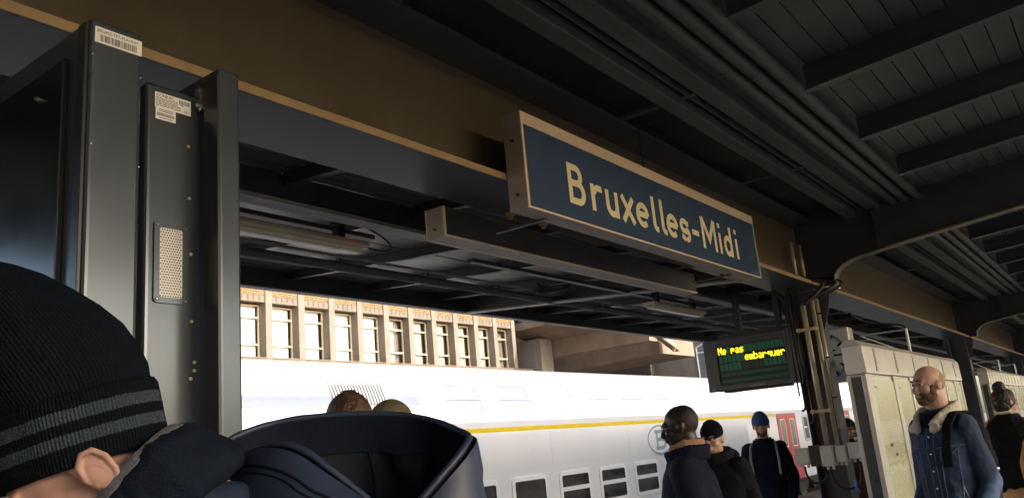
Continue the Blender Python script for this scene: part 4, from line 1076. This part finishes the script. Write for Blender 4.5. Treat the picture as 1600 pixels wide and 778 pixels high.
    def jacket(s, m_, hem=.47, thick=1.0, fold=(.012, 9, 1), vox=.009, belly=0, collar=None, name='jacket', arms=True, r=1.0):
        m = MB(); T = thick
        R = ((hem, .166, .130+belly*.6), (hem+.05, .168, .134+belly), (.60, .163, .132+belly), (.68, .170, .135+belly*.6), (.74, .182, .132), (.78, .172, .118), (.81, .135, .098), (.838, .088, .08), (.855, .07, .07))
        m.loft([(*s.P(0, -.005+(belly*.5 if z < .7 else 0), z), rx*T*s.k*s.w, ry*T*s.k) for z, rx, ry in R], 40, 2.3)
        if arms:
            for sx, e, w_ in ((-1, s.el[0], s.wr[0]), (1, s.el[1], s.wr[1])):
                a, b, c = s.arm_pts(sx, e, w_); b = Vector(b); c = Vector(c)
                m.sph(a, .068*s.k*T*r, 14, 10); m.cap(a, b, .066*s.k*T*r, .055*s.k*T*r); m.cap(b, b+(c-b)*.96, .053*s.k*T*r, .043*s.k*T*r)
        o = blob(name, m, m_, s.t, vox, 5, (fold[0], fold[1], fold[2])); return o
    def collar(s, m_, z=.862, h=.05, rx=.082, ry=.088, tilt=0, flare=1.12, thick=.014, name='collar', vox=.007, fold=(.006, 14, 4)):
        m = MB(); n = 28
        for i in range(n):
            a = 2*pi*i/n; b = 2*pi*(i+1)/n
            p0 = s.P(rx*cos(a)/s.w, ry*sin(a)-.02, z-h/s.H*.5); p1 = s.P(rx*flare*cos(a)/s.w, ry*flare*sin(a)-.02, z+h/s.H*.5)
            drop = .018*max(0, sin(a))
            m.cap((p0[0], p0[1], p0[2]-drop), (p1[0], p1[1], p1[2]-drop*1.6), thick*s.k, thick*s.k*.8, 8)
        return blob(name, m, m_, s.t, vox, 3, fold)
    def legs(s, m_, spread=.095, hem=.045, fold=(.010, 9, 2), step=0):
        m = MB()
        m.loft([(*s.P(0, 0, z), rx*s.k*s.w, ry*s.k) for z, rx, ry in ((.46, .13, .11), (.50, .172, .125), (.55, .168, .12), (.575, .16, .115))], 24)
        for sx in (-1, 1):
            q = step*sx
            m.cap(s.P(sx*.088, 0, .50), s.P(sx*spread, .015+q*.5, .28), .098*s.k, .07*s.k); m.cap(s.P(sx*spread, .015+q*.5, .28), s.P(sx*spread*1.05, -.02+q, .05), .068*s.k, .055*s.k)
        blob('trousers', m, m_, s.t, .010, 4, fold)
        for sx in (-1, 1):
            m = MB(); q = step*sx; m.cap(s.P(sx*spread*1.05, -.04+q, .03), s.P(sx*spread*1.15, .14+q, .024), .048*s.k, .04*s.k); m.box(*[v for p in ((sx*spread*1.1-.045, sx*spread*1.1+.045), (-.085+q, .18+q), (.002, .03)) for v in p])
            blob('shoe', m, 'shoe', s.t, .010, 3)
    def hatloft(s, rings, seg=44, tilt=-.14, wob=.0):
        m = MB(); o = 0; R = Matrix.Rotation(tilt, 3, 'X'); n = len(rings)
        for cy, z, rx, ry in rings:
            for k in range(seg):
                a = 2*pi*k/seg; p = R @ Vector((rx*cos(a), cy+ry*sin(a), z)); m.v.append(s.h(*p))
        for i in range(n-1):
            for k in range(seg):
                a = i*seg+k; b = i*seg+(k+1) % seg; m.f.append((a, b, b+seg, a+seg))
        m.f.append(tuple(range(seg-1, -1, -1))); m.f.append(tuple((n-1)*seg+k for k in range(seg)))
        return m
    def beanie(s, m_, cuff=True, top=.125, name='beanie'):
        m = s.hatloft([(-.012, .012, .078, .100), (-.012, .03, .084, .106), (-.014, .06, .084, .104), (-.018, .09, .072, .088), (-.02, top-.012, .045, .055), (-.022, top, .016, .02)])
        o = blob(name, m, m_, s.t, .006, 4, (.004, 20, 3))
        if cuff:
            m = s.hatloft([(-.012, .006, .083, .105), (-.012, .012, .089, .111), (-.013, .042, .089, .111), (-.013, .048, .083, .105)])
            blob('cuff', m, m_, s.t, .006, 2, (.002, 30, 3))
        return o
ARMS = dict(el=((-.245, -.03, .635), (.245, -.03, .635)), wr=((-.255, .05, .485), (.255, .05, .485)))

# bald bearded man in denim
f = Fig('bald bearded person in a blue denim jacket with cream collar and backpack strap', -.985, 5.53, -79.4-38, 1.905, .84, hyaw=-10, hpitch=-4, hk=.88)
f.hc.y += .03
f.body('skin', ((-.26, -.05, .635), (.265, -.05, .64)), ((-.22, .10, .50), (.25, .08, .49)), vox=.0065)
f.brows('beard')
m = MB()
f.hl(m, (0, .030, -.066), (.063, .068, .05)); f.hl(m, (0, .066, -.096), (.033, .034, .03)); f.hl(m, (0, .086, -.052), (.024, .014, .007))
for sx in (-1, 1): f.hl(m, (sx*.062, .030, -.034), (.010, .022, .032))
q = MB(); f.hl(q, (0, .092, -.066), (.02, .012, .004))
blob('beard', m, 'beard', f.t, .005, 2, (.003, 60, 5)); q.build('lips', 'skin_pink', f.t, True, local=True)
m = MB(); f.hl(m, (0, -.030, .015), (.0765, .083, .080)); blob('cropped_hair', m, 'stubble', f.t, .006, 2)
jk = f.jacket('denim', hem=.475, thick=1.0, fold=(.009, 12, 1), vox=.008, r=.95)
f.legs('trousers')
m = MB()
for i in range(11):      # sherpa collar, open in front
    a = rad(-60+i*(300/10)); 
    p = Vector(f.P(.088*cos(a+pi/2+rad(90))/f.w, -.015-.092*sin(a+pi/2+rad(90)), .0)); 
def sherpa(f):
    m = MB()
    for sx in (-1, 1):
        pts = [f.P(0, -.115, .862), f.P(sx*.055, -.105, .862), f.P(sx*.098, -.05, .858), f.P(sx*.105, .02, .848), f.P(sx*.085, .085, .828), f.P(sx*.06, .125, .805)]
        for a, b in zip(pts[:-1], pts[1:]):
            a = Vector(a); b = Vector(b); m.cap(a+Vector((0, 0, .012)), b+Vector((0, 0, .012)), .017, .017, 10); m.cap(a*1.0+Vector((0, 0, -.022)), b+Vector((0, 0, -.016)), .018, .018, 10)
        m.sph(f.P(sx*.085, .128, .803), (.026, .012, .024), 12, 8)
    blob('fleece_collar', m, 'sherpa', f.t, .006, 3, (.006, 45, 2))
sherpa(f)
m = MB(); m.loft([(*f.P(0, .045, z), rx, ry) for z, rx, ry in ((.77, .05, .055), (.82, .062, .068), (.85, .066, .07))], 20); blob('undershirt', m, 'black_cloth', f.t, .008, 3)
def surf(f, o, x, zf):
    """front surface point of clothing o at local x and height fraction"""
    if o.name not in BVH: BVH[o.name] = BVHTree.FromPolygons([v.co for v in o.data.vertices], [tuple(p.vertices) for p in o.data.polygons])
    loc, nrm, idx, dist = BVH[o.name].ray_cast(Vector((x, 1.2, zf*f.H)), Vector((0, -1, 0)))
    return (loc, nrm) if loc is not None else (Vector((x, .15, zf*f.H)), Vector((0, 1, 0)))
m = MB()
for z in (.775, .725, .675, .625, .575, .525):
    l_, n_ = surf(f, jk, -.012, z); m.sph(l_+n_*.002, (.008, .005, .008), 10, 6)
m.build('buttons', 'chrome', f.t, True, local=True)
m = MB()
def seam(f, o, pts, r=.0022):
    L = []
    for (x0, z0), (x1, z1) in zip(pts[:-1], pts[1:]):
        for i in range(8):
            t_ = i/8; l_, n_ = surf(f, o, lerp(x0, x1, t_), lerp(z0, z1, t_)); L.append(l_+n_*.0012)
    l_, n_ = surf(f, o, *pts[-1]); L.append(l_+n_*.0012); m.tube(L, r, 5)
seam(f, jk, [(.008, .80), (.008, .49)]); seam(f, jk, [(-.035, .79), (-.03, .49)])
for sx in (-1, 1):
    seam(f, jk, [(sx*.05, .742), (sx*.17, .748)]); seam(f, jk, [(sx*.07, .742), (sx*.05, .50)]); seam(f, jk, [(sx*.145, .742), (sx*.115, .50)]); seam(f, jk, [(sx*.085, .735), (sx*.112, .715), (sx*.14, .737)]); seam(f, jk, [(sx*.13, .63), (sx*.155, .55)], .004)
seam(f, jk, [(-.18, .502), (.18, .502)])
m.build('stitching', mat('thread', (.16, .2, .27), .8), f.t, local=True)
m = MB()
for sx in (-1,):
    L = []
    for i in range(16):
        a = i/15; y = .17-.33*a
        p = Vector(f.P(sx*.150, .0, .80)); 
    pts = [f.P(sx*.135, .145, .69), f.P(sx*.142, .138, .75), f.P(sx*.142, .105, .805), f.P(sx*.138, .03, .842), f.P(sx*.135, -.07, .84), f.P(sx*.13, -.13, .79)]
    for a, b in zip(pts[:-1], pts[1:]):
        a = Vector(a); b = Vector(b)
        for dx in (-.022, 0, .022): m.cap(a+Vector((dx, 0, 0)), b+Vector((dx, 0, 0)), .010, .010, 8)
blob('backpack_strap', m, 'black_cloth', f.t, .007, 3)
m = MB(); m.loft([(*f.P(0, -.20, z), rx, ry) for z, rx, ry in ((.54, .10, .06), (.56, .125, .08), (.70, .13, .085), (.785, .11, .07), (.815, .07, .04))], 28, 3); blob('backpack', m, 'black_cloth', f.t, .010, 4, (.01, 10, 3))
m = MB(); m.sph(f.P(-.15, -.20, .665), (.022, .022, .018), 12, 8); m.build('metal_bottle', 'chrome', f.t, True, local=True)

# man in dark jacket, profile
f = Fig('person in profile with glasses, black jacket and tan scarf, nearest the white coach', -2.055, 4.345, -63.9-96, 1.785, 1.05, lean=.03, hyaw=0, hpitch=-8, hk=.95)
f.body('skin_dark', **ARMS)
m = MB(); f.hl(m, (0, -.030, .024), (.077, .084, .0885)); blob('cropped_hair', m, 'hair_black', f.t, .006, 2)
f.jacket('navy_cloth', hem=.43, thick=1.12, fold=(.009, 10, 3), belly=.035, r=1.1); f.legs('trousers')
f.collar('navy_cloth', z=.852, h=.05, rx=.095, ry=.10, thick=.018)
f.collar('scarf_tan', z=.868, h=.060, rx=.070, ry=.078, flare=1.08, thick=.015, name='scarf', fold=(.008, 20, 2))
def glasses(f, mm='ink'):
    m = MB()
    for sx in (-1, 1):
        m.tube([f.h(sx*.034+.026*cos(rad(a)), .104-.006*abs(cos(rad(a))), .004+.019*sin(rad(a))) for a in range(0, 361, 30)], .0015*f.k, 6)
        m.tube([f.h(sx*.06, .098, .012), f.h(sx*.078, .06, .012), f.h(sx*.083, -.01, .008), f.h(sx*.083, -.025, -.012)], .0017*f.k, 6)
    m.tube([f.h(-.01, .107, .008), f.h(.01, .107, .008)], .002*f.k, 6)
    m.build('glasses', mm, f.t, True, local=True)
glasses(f)

# older person with black beanie
f = Fig('person in a black beanie and round glasses, dark hooded parka with a white badge', -2.606, 6.001, -66.5-26, 1.69, 1.12, lean=.05, hyaw=2, hpitch=-10)
f.body('skin', **ARMS); f.brows('stubble')
f.beanie('black_knit', cuff=False, top=.135)
m = MB(); f.hl(m, (0, .05, -.085), (.045, .045, .03)); blob('stubble_beard', m, 'stubble', f.t, .006, 2)
jk = f.jacket('black_cloth', hem=.40, thick=1.14, fold=(.010, 10, 5), belly=.03, r=1.12); f.legs('trousers')
f.collar('black_cloth', z=.855, h=.07, rx=.10, ry=.11, thick=.024, name='hood')
m = MB(); m.sph(f.P(0, -.13, .85), (.13, .07, .075), 20, 12); blob('hood_back', m, 'black_cloth', f.t, .009, 4, (.016, 12, 7))
glasses(f, 'chrome'); l_, n_ = surf(f, jk, .10, .725); m = MB(); m.cyl(l_-n_*.004, l_+n_*.008, .024, 18); m.build('badge', 'white_bit', f.t, local=True)
l_, n_ = surf(f, jk, .045, .742); m = MB(); m.box(l_.x-.012, l_.x+.012, l_.y-.002, l_.y+.006, l_.z-.018, l_.z+.018); m.build('pin', 'ink_grey', f.t, local=True)
m = MB(); L = []
for i in range(14): l_, n_ = surf(f, jk, .0, .80-.03*i); L.append(l_+n_*.003)
m.tube(L, .004, 6); m.build('zip', 'ink_grey', f.t, local=True)

# man in blue beanie
f = Fig('person in a blue beanie and navy jumper over red shirt, near the red door', -3.244, 8.685, -69.5-6, 1.775, 1.02, hyaw=4, hpitch=-2)
f.body('skin', ((-.275, -.03, .635), (.285, -.03, .635)), ((-.215, .10, .505), (.275, .05, .475))); f.brows('beard'); f.beanie('blue_knit', top=.14)
m = MB(); f.hl(m, (0, .036, -.072), (.055, .058, .04)); f.hl(m, (0, .062, -.096), (.03, .03, .026)); blob('beard', m, 'beard', f.t, .006, 2)
jk = f.jacket('navy_cloth', hem=.50, thick=1.0, fold=(.012, 9, 8)); f.legs('trousers', spread=.13)
m = MB(); m.loft([(*f.P(0, 0, z), rx*f.w, ry) for z, rx, ry in ((.47, .178, .132), (.485, .182, .137), (.51, .182, .137), (.52, .17, .125))], 30, 2.3); blob('shirt_tail', m, 'red_cloth', f.t, .009, 3, (.006, 14, 1))
f.collar('red_cloth', z=.848, h=.035, rx=.066, ry=.075, thick=.012, name='shirt_collar'); f.collar('navy_cloth', z=.838, h=.03, rx=.085, ry=.092, thick=.014)
mat('strap_grey', (.30, .31, .33), .7)
for sx in (-1, 1):
    m = MB()
    pts = [f.P(sx*.13, .12, .66), f.P(sx*.135, .135, .74), f.P(sx*.125, .10, .808), f.P(sx*.11, .02, .835), f.P(sx*.10, -.08, .825)]
    for a, b in zip(pts[:-1], pts[1:]): m.cap(a, b, .014, .014, 8)
    blob('backpack_strap', m, 'strap_grey', f.t, .007, 2)
m = MB(); m.loft([(*f.P(0, -.22, z), rx, ry) for z, rx, ry in ((.56, .12, .06), (.6, .15, .09), (.76, .14, .09), (.81, .08, .05))], 24, 3); blob('backpack', m, 'black_cloth', f.t, .012, 3)

# woman with bun
f = Fig('person with a black hair bun seen from behind, black cape over a tan coat', -1.026, 9.13, 72, 1.785, .98, hyaw=-28, hpitch=-2)
f.body('skin', **ARMS)
m = MB(); f.hl(m, (0, -.022, .016), (.086, .105, .102)); f.hl(m, (0, -.05, -.04), (.075, .07, .07)); f.hl(m, (0, -.045, .125), (.05, .05, .045)); f.hl(m, (.02, -.05, .14), (.035, .04, .035)); f.hl(m, (-.03, -.045, .12), (.03, .04, .03))
blob('hair', m, 'hair_black', f.t, .006, 2, (.010, 30, 3))
f.jacket('tan_coat', hem=.42, thick=1.06, fold=(.015, 9, 4), r=1.1); f.legs('trousers')
m = MB(); m.loft([(*f.P(.0-.03*(1-i/5), -.03, z), rx, ry) for i, (z, rx, ry) in enumerate(((.50, .21, .15), (.60, .235, .17), (.70, .25, .17), (.78, .235, .15), (.83, .15, .11), (.865, .085, .085)))], 36, 2.2)
m.sph(f.P(-.12, -.06, .53), (.12, .1, .1), 14, 10)
blob('cape', m, 'black_cloth', f.t, .010, 5, (.018, 8, 6))
m = MB(); m.loft([(*f.P(.17, -.02, z), rx, ry) for z, rx, ry in ((.46, .13, .175), (.62, .14, .185), (.72, .125, .16), (.77, .07, .09))], 26, 2.4); blob('coat_side', m, 'tan_coat', f.t, .010, 4, (.014, 9, 2))
f.collar('sherpa', z=.872, h=.02, rx=.075, ry=.082, thick=.010, name='collar_edge')

# woman drinking, behind the conduits
f = Fig('person with black hair in a rust coat lifting a cup, half hidden behind the column', -2.62, 9.60, -74.3+8, 1.64, .95, hpitch=-6)
f.hc.x = .0
f.body('skin', ((-.25, -.02, .635), (.245, .10, .66)), ((-.24, .08, .50), (.03, .27, .80)), hd=((0, .2, -1), (-.6, .2, .7)))
m = MB(); f.hl(m, (0, -.022, .02), (.088, .105, .104)); f.hl(m, (.05, -.04, -.06), (.045, .07, .12)); f.hl(m, (-.05, -.04, -.06), (.045, .07, .12)); f.hl(m, (.03, .05, .075), (.06, .05, .03)); blob('hair', m, 'hair_black', f.t, .006, 2, (.008, 30, 3))
f.jacket('rust_coat', hem=.40, thick=1.05, fold=(.014, 9, 6)); f.legs('trousers'); f.collar('black_cloth', z=.86, h=.06, rx=.09, ry=.095, thick=.02, name='scarf')
cw_ = f.t.matrix_basis
ct_ = thing('coffee_cup', 'takeaway cup with brown sleeve held up beside the junction boxes', 'cup', (-2.46, 9.30, 1.415))
m = MB(); m.loft([(-2.46, 9.30, 1.415, .034, .034), (-2.46, 9.30, 1.45, .037, .037)], 20); m.build('cup', 'white_bit', ct_, True)
m = MB(); m.loft([(-2.46, 9.30, 1.4505, .041, .041), (-2.46, 9.30, 1.497, .046, .046)], 20); m.build('sleeve', 'cup_brown', ct_, True)
m = MB(); m.loft([(-2.46, 9.30, 1.4975, .047, .047), (-2.46, 9.30, 1.505, .049, .049), (-2.46, 9.30, 1.525, .043, .043)], 20); m.build('lid', 'white_bit', ct_, True)

# two heads beyond the hood
f = Fig('person with short brown hair, only the crown showing beyond the navy hood', -2.32, 2.12, 137, 1.872, 1.0, hk=.95)
f.body('skin', **ARMS, vox=.009)
m = MB(); f.hl(m, (0, -.014, .028), (.082, .104, .095)); blob('hair', m, 'hair_brown', f.t, .005, 2, (.005, 40, 3))
m = MB(); random.seed(2)
for i in range(420):
    a = random.uniform(0, 2*pi); th = random.uniform(0, 1.3); d = Vector((sin(th)*cos(a)*.084, -.014+sin(th)*sin(a)*.106, .028+cos(th)*.097))
    t_ = Vector((-sin(a+.6), cos(a+.6), -.15)).normalized(); e = d+t_*.03+Vector((d.x, d.y+.014, d.z-.028)).normalized()*random.uniform(.002, .007)
    m.tube([f.h(*d), f.h(*((d+e)/2+Vector((0, 0, .003)))), f.h(*e)], [.0011, .0011, .0004], 4, False)
tag(m.build('hair_strands', 'hair_brown', f.t, local=True), kind='stuff')
f.jacket('navy_cloth', hem=.45, thick=1.05); f.legs('trousers')
f = Fig('person in an olive cap, only its top showing beyond the navy hood', -2.62, 2.64, 120, 1.862, 1.0)
f.body('skin', **ARMS, vox=.009); f.beanie('olive', cuff=True, top=.125, name='cap'); f.jacket('black_cloth', hem=.45, thick=1.05); f.legs('trousers')
# person at the left edge: striped beanie, head bowed
f = Fig('person in a striped black beanie at the lower left, head bowed, ear and cheek showing', -1.11, .72, -126, 1.86, 1.0, lean=.03, hpitch=-48)
f.hr = Matrix.Rotation(rad(-48), 3, 'X')
rz_ = Matrix.Rotation(rad(-126-90), 3, 'Z')
f.hc = rz_.inverted() @ (Vector((-1.132, .573, 1.636))-Vector((-1.11, .72, 0))) - f.hr @ (Vector((-.080, -.010, -.020))*f.hk)
f.body('skin_pink', **ARMS, vox=.0055)
# ear with a rim and lobe
m = MB()
E = Vector((-.086, -.010, -.036)); es = .95
def ep(x, y, z): return f.h(*(E+Vector((x, y, z))*es))
rim = [(.004, .013, -.014), (-.002, .016, .006), (-.006, .010, .024), (-.009, -.004, .032), (-.011, -.017, .026), (-.011, -.022, .008), (-.008, -.018, -.012), (-.004, -.008, -.028)]
for a, b in zip(rim[:-1], rim[1:]): m.cap(ep(*a), ep(*b), .0040*f.hk, .0040*f.hk, 8)
m.sph(ep(-.003, -.001, -.030), (.0055*f.hk, .0095*f.hk, .0115*f.hk), 12, 8, f.hr)
for a, b in (((-.006, -.010, -.010), (-.007, -.011, .006)), ((-.007, -.011, .006), (-.004, .002, .018))): m.cap(ep(*a), ep(*b), .0030*f.hk, .0030*f.hk, 8)
m.sph(ep(-.0015, -.004, 0), (.0068*f.hk, .0185*f.hk, .0285*f.hk), 16, 12, f.hr)
m.cap(ep(.003, .014, -.006), ep(-.003, .012, -.010), .0045*f.hk, .0035*f.hk, 8)
blob('ear', m, 'skin_pink', f.t, .0022, 2)
# knitted hat: ribbed crown plus turned up cuff with two grey stripes
hat_z = (rad(33))
def knit(name, rings, m_, nr=150, amp=.0011):
    seg = nr*4; mb = MB()
    th = thing  # keep names short
    for cy, z, rx, ry in rings:
        for k in range(seg):
            a = 2*pi*k/seg; q = 1+amp/.09*sin(nr*a)
            wob = .004*mnoise.noise(Vector((cos(a)*2, sin(a)*2, z*14)))
            mb.v.append((rx*q*cos(a)+wob*cos(a), cy+(ry*q+wob)*sin(a), z))
    n = len(rings)
    for i in range(n-1):
        for k in range(seg):
            a = i*seg+k; b = i*seg+(k+1) % seg; mb.f.append((a, b, b+seg, a+seg))
    mb.f.append(tuple((n-1)*seg+k for k in range(seg)))
    o = mb.build(name, m_, f.t, True, local=True)
    o.location = f.hc; o.rotation_euler = (f.hr @ Matrix.Rotation(hat_z, 3, 'X')).to_euler()
    return o
k_ = f.hk
base_z = .000
cuff = [(-.004, -.006, .090, .102), (-.004, -.010, .095, .107), (-.004, -.006, .0985, .1105), (-.005, .01, .100, .1125), (-.006, .035, .1015, .114), (-.007, .06, .1015, .114), (-.008, .080, .100, .1125), (-.008, .088, .097, .109), (-.008, .090, .092, .104)]
knit('cuff', cuff, 'stripe_knit')
crown = []
for z, rx, b0, a0 in ((.078, .091, -.106, .094), (.09, .094, -.112, .098), (.105, .097, -.114, .108), (.13, .100, -.108, .124), (.155, .099, -.095, .136), (.18, .093, -.074, .142), (.205, .083, -.047, .143), (.228, .070, -.014, .137), (.246, .052, .020, .126), (.258, .030, .050, .108), (.262, .008, .072, .088)):
    crown.append(((a0+b0)/2, .09+(z-.09)*1.38 if z > .09 else z, rx, (a0-b0)/2))
knit('beanie', crown, 'black_knit', 120, .0010)
f.jacket('navy_shell', hem=.45, thick=1.1, fold=(.012, 10, 9), r=1.1); f.legs('trousers')
# fat soft collar, open towards the nape
P0 = Vector((-1.160, .660, 1.610)); AX = Vector((.4985, .5579, -.6607)).normalized(); E2 = Vector((.6544, .2551, .7092)).normalized(); E3 = AX.cross(E2).normalized()
def ring_tube(m, rs, cent=P0, n=30):
    for (t0, r0, w0), (t1, r1, w1) in zip(rs[:-1], rs[1:]):
        for i in range(n):
            a = 2*pi*i/n; d = E2*cos(a)+E3*sin(a)
            m.cap(cent+AX*t0+d*r0, cent+AX*t1+d*r1, w0, w1, 6)
to_loc = lambda v: tuple(rz_.inverted() @ (Vector(v)-Vector((-1.11, .72, 0))))
m = MB(); ring_tube(m, [(.0, .082, .010), (.015, .09, .014), (.05, .093, .017), (.075, .095, .018)]); m.v = [to_loc(v) for v in m.v]
blob('collar', m, 'navy_fleece', f.t, .006, 4, (.011, 9, 12))
m = MB()
for t0, r0 in ((-.014, .085), (-.009, .090), (-.003, .094)): m.tube([to_loc(P0+AX*t0+(E2*cos(2*pi*i/60)+E3*sin(2*pi*i/60))*r0) for i in range(62)], .0042, 8, False)
blob('collar_lining', m, 'collar_grey', f.t, .002, 3)

# person in front with the big empty hood
HA, HB, HC, HO = Vector((.796, .599, -.090)), Vector((.214, -.139, .967)), Vector((-.566, .789, .239)), Vector((-1.0026, .9188, 1.6312))
f = Fig('person in a navy padded jacket seen from behind, its wide hood hanging open', -1.09, 1.03, 125.7, 1.74, 1.05, lean=.05, hpitch=-58)
f.hc = Vector((0, .22, 1.50))
f.body('skin', **ARMS, vox=.009); m = MB(); f.hl(m, (0, -.02, .02), (.083, .103, .10)); blob('hair', m, 'hair_brown', f.t, .007, 2, (.006, 40, 3))
f.jacket('navy_shell', hem=.45, thick=1.08, fold=(.014, 9, 3), r=1.1); f.legs('trousers')
rz2 = Matrix.Rotation(rad(125.7-90), 3, 'Z'); lo2 = lambda v: rz2.inverted() @ (Vector(v)-Vector((-1.09, 1.03, 0)))
px = lambda a, b, c: HO+HA*a+HB*b+HC*c
loop = [(-0.2107, -0.002, 0.0), (-0.196, 0.0111, 0.04), (-0.1486, 0.0234, 0.08), (-0.0841, 0.0311, 0.1), (-0.0103, 0.0335, 0.11), (0.0693, 0.0333, 0.1), (0.124, 0.0297, 0.07), (0.1561, 0.0256, 0.035), (0.181, 0.0246, -0.008), (0.1835, 0.0215, -0.03), (0.1700, 0.006, -0.065), (0.1481, -0.0158, -0.09), (0.1177, -0.0471, -0.11), (0.0887, -0.0677, -0.12), (0.0614, -0.055, -0.12), (0.0277, -0.0291, -0.115), (-0.0109, -0.0012, -0.11), (-0.0474, 0.0212, -0.1), (-0.0821, 0.0279, -0.085), (-0.1205, 0.0201, -0.06), (-0.1687, -0.0006, -0.03)]
def closed_spline(P, n):
    out = []; N = len(P)
    for i in range(N):
        a, b, c, d = (Vector(P[(i+k) % N]) for k in (-1, 0, 1, 2))
        for j in range(n):
            t = j/n; out.append(.5*((2*b)+(-a+c)*t+(2*a-5*b+4*c-d)*t*t+(-a+3*b-3*c+d)*t**3))
    return out
LP = [px(*p) for p in closed_spline(loop, 6)]
NL = len(LP); bowl = px(.02, -.17, .02); mid = sum(LP, Vector())/NL
def sheet(fn, rows):
    mb = MB()
    for r in range(rows+1):
        for i in range(NL): mb.v.append(tuple(lo2(fn(i, r/rows))))
    for r in range(rows):
        for i in range(NL):
            a = r*NL+i; b = r*NL+(i+1) % NL; mb.f.append((a, b, b+NL, a+NL))
    return mb
def inner(i, t):
    L = LP[i]; h = L.lerp(bowl, t**1.8); z = L.z+(bowl.z-L.z)*t**.75
    p = Vector((h.x, h.y, z)); w_ = t*(1-t)*3; q = Vector((p.x*15, p.y*15, p.z*9)); p += Vector((.7, .9, .2))*(w_*(.026*(1-2*abs(mnoise.noise(q)))+.010*(1-2*abs(mnoise.noise(q*2.2)))));  return p
def outer(i, t):
    L = LP[i]; d = (L-mid); d.z = 0; d = d.normalized()
    p = L+d*(.012+.05*(1-.85*max(0, d.dot(HA)))*sin(min(1, t*1.3)*pi*.5))+Vector((0, 0, -1))*(.006+.30*t**1.25)
    cam_side = max(0, -(d.dot(HC)))
    p += d*(.02*cam_side*sin(pi*min(1, t*1.5)))
    q = Vector((p.x*6, p.y*6, p.z*17)); p += d*(1-.85*abs(d.dot(HA)))*((.017*(1-2.2*abs(mnoise.noise(q)))+.008*(1-2*abs(mnoise.noise(q*2.1))))*min(1, t*4)); return p
sheet(inner, 16).build('hood_lining', 'navy_lining', f.t, True, local=True)
sheet(outer, 18).build('hood', 'navy_shell', f.t, True, local=True)
m = MB(); pts = [lo2(p+Vector((0, 0, -.002))) for p in LP]; pts = pts+[pts[0], pts[1]]
m.tube(pts, [.0055+.0012*mnoise.noise(Vector((i*.35, 3, 1))) for i in range(len(pts))], 10, False); m.build('hood_hem', 'navy_shell', f.t, True, local=True)
m = MB(); mi = 24; m.tube([lo2(inner(mi, t_/14)-HC*.002) for t_ in range(2, 15)], .0022, 6); m.build('lining_seam', 'navy_cloth', f.t, True, local=True)
m = MB(); m.tube([lo2(outer(i, .13)-HC*.001) for i in range(78, 118)], .0024, 6); m.tube([lo2(outer(i, .17)-HC*.001) for i in range(78, 118)], .0016, 6); tag(m.build('stitching', 'navy_cloth', f.t, True, local=True), kind='stuff')
# inner facing band along the back of the hood
mb = MB(); idx = list(range(0, 55))
for j, t in enumerate((.0, .06, .13, .21)):
    for i in idx: mb.v.append(tuple(lo2(inner(i, t)-HC*.004+HB*.001)))
for r in range(3):
    for i in range(len(idx)-1): a = r*len(idx)+i; mb.f.append((a, a+1, a+1+len(idx), a+len(idx)))
mb.build('hood_facing', 'navy_cloth', f.t, True, local=True)
bpy.data.scenes.remove(TMP)
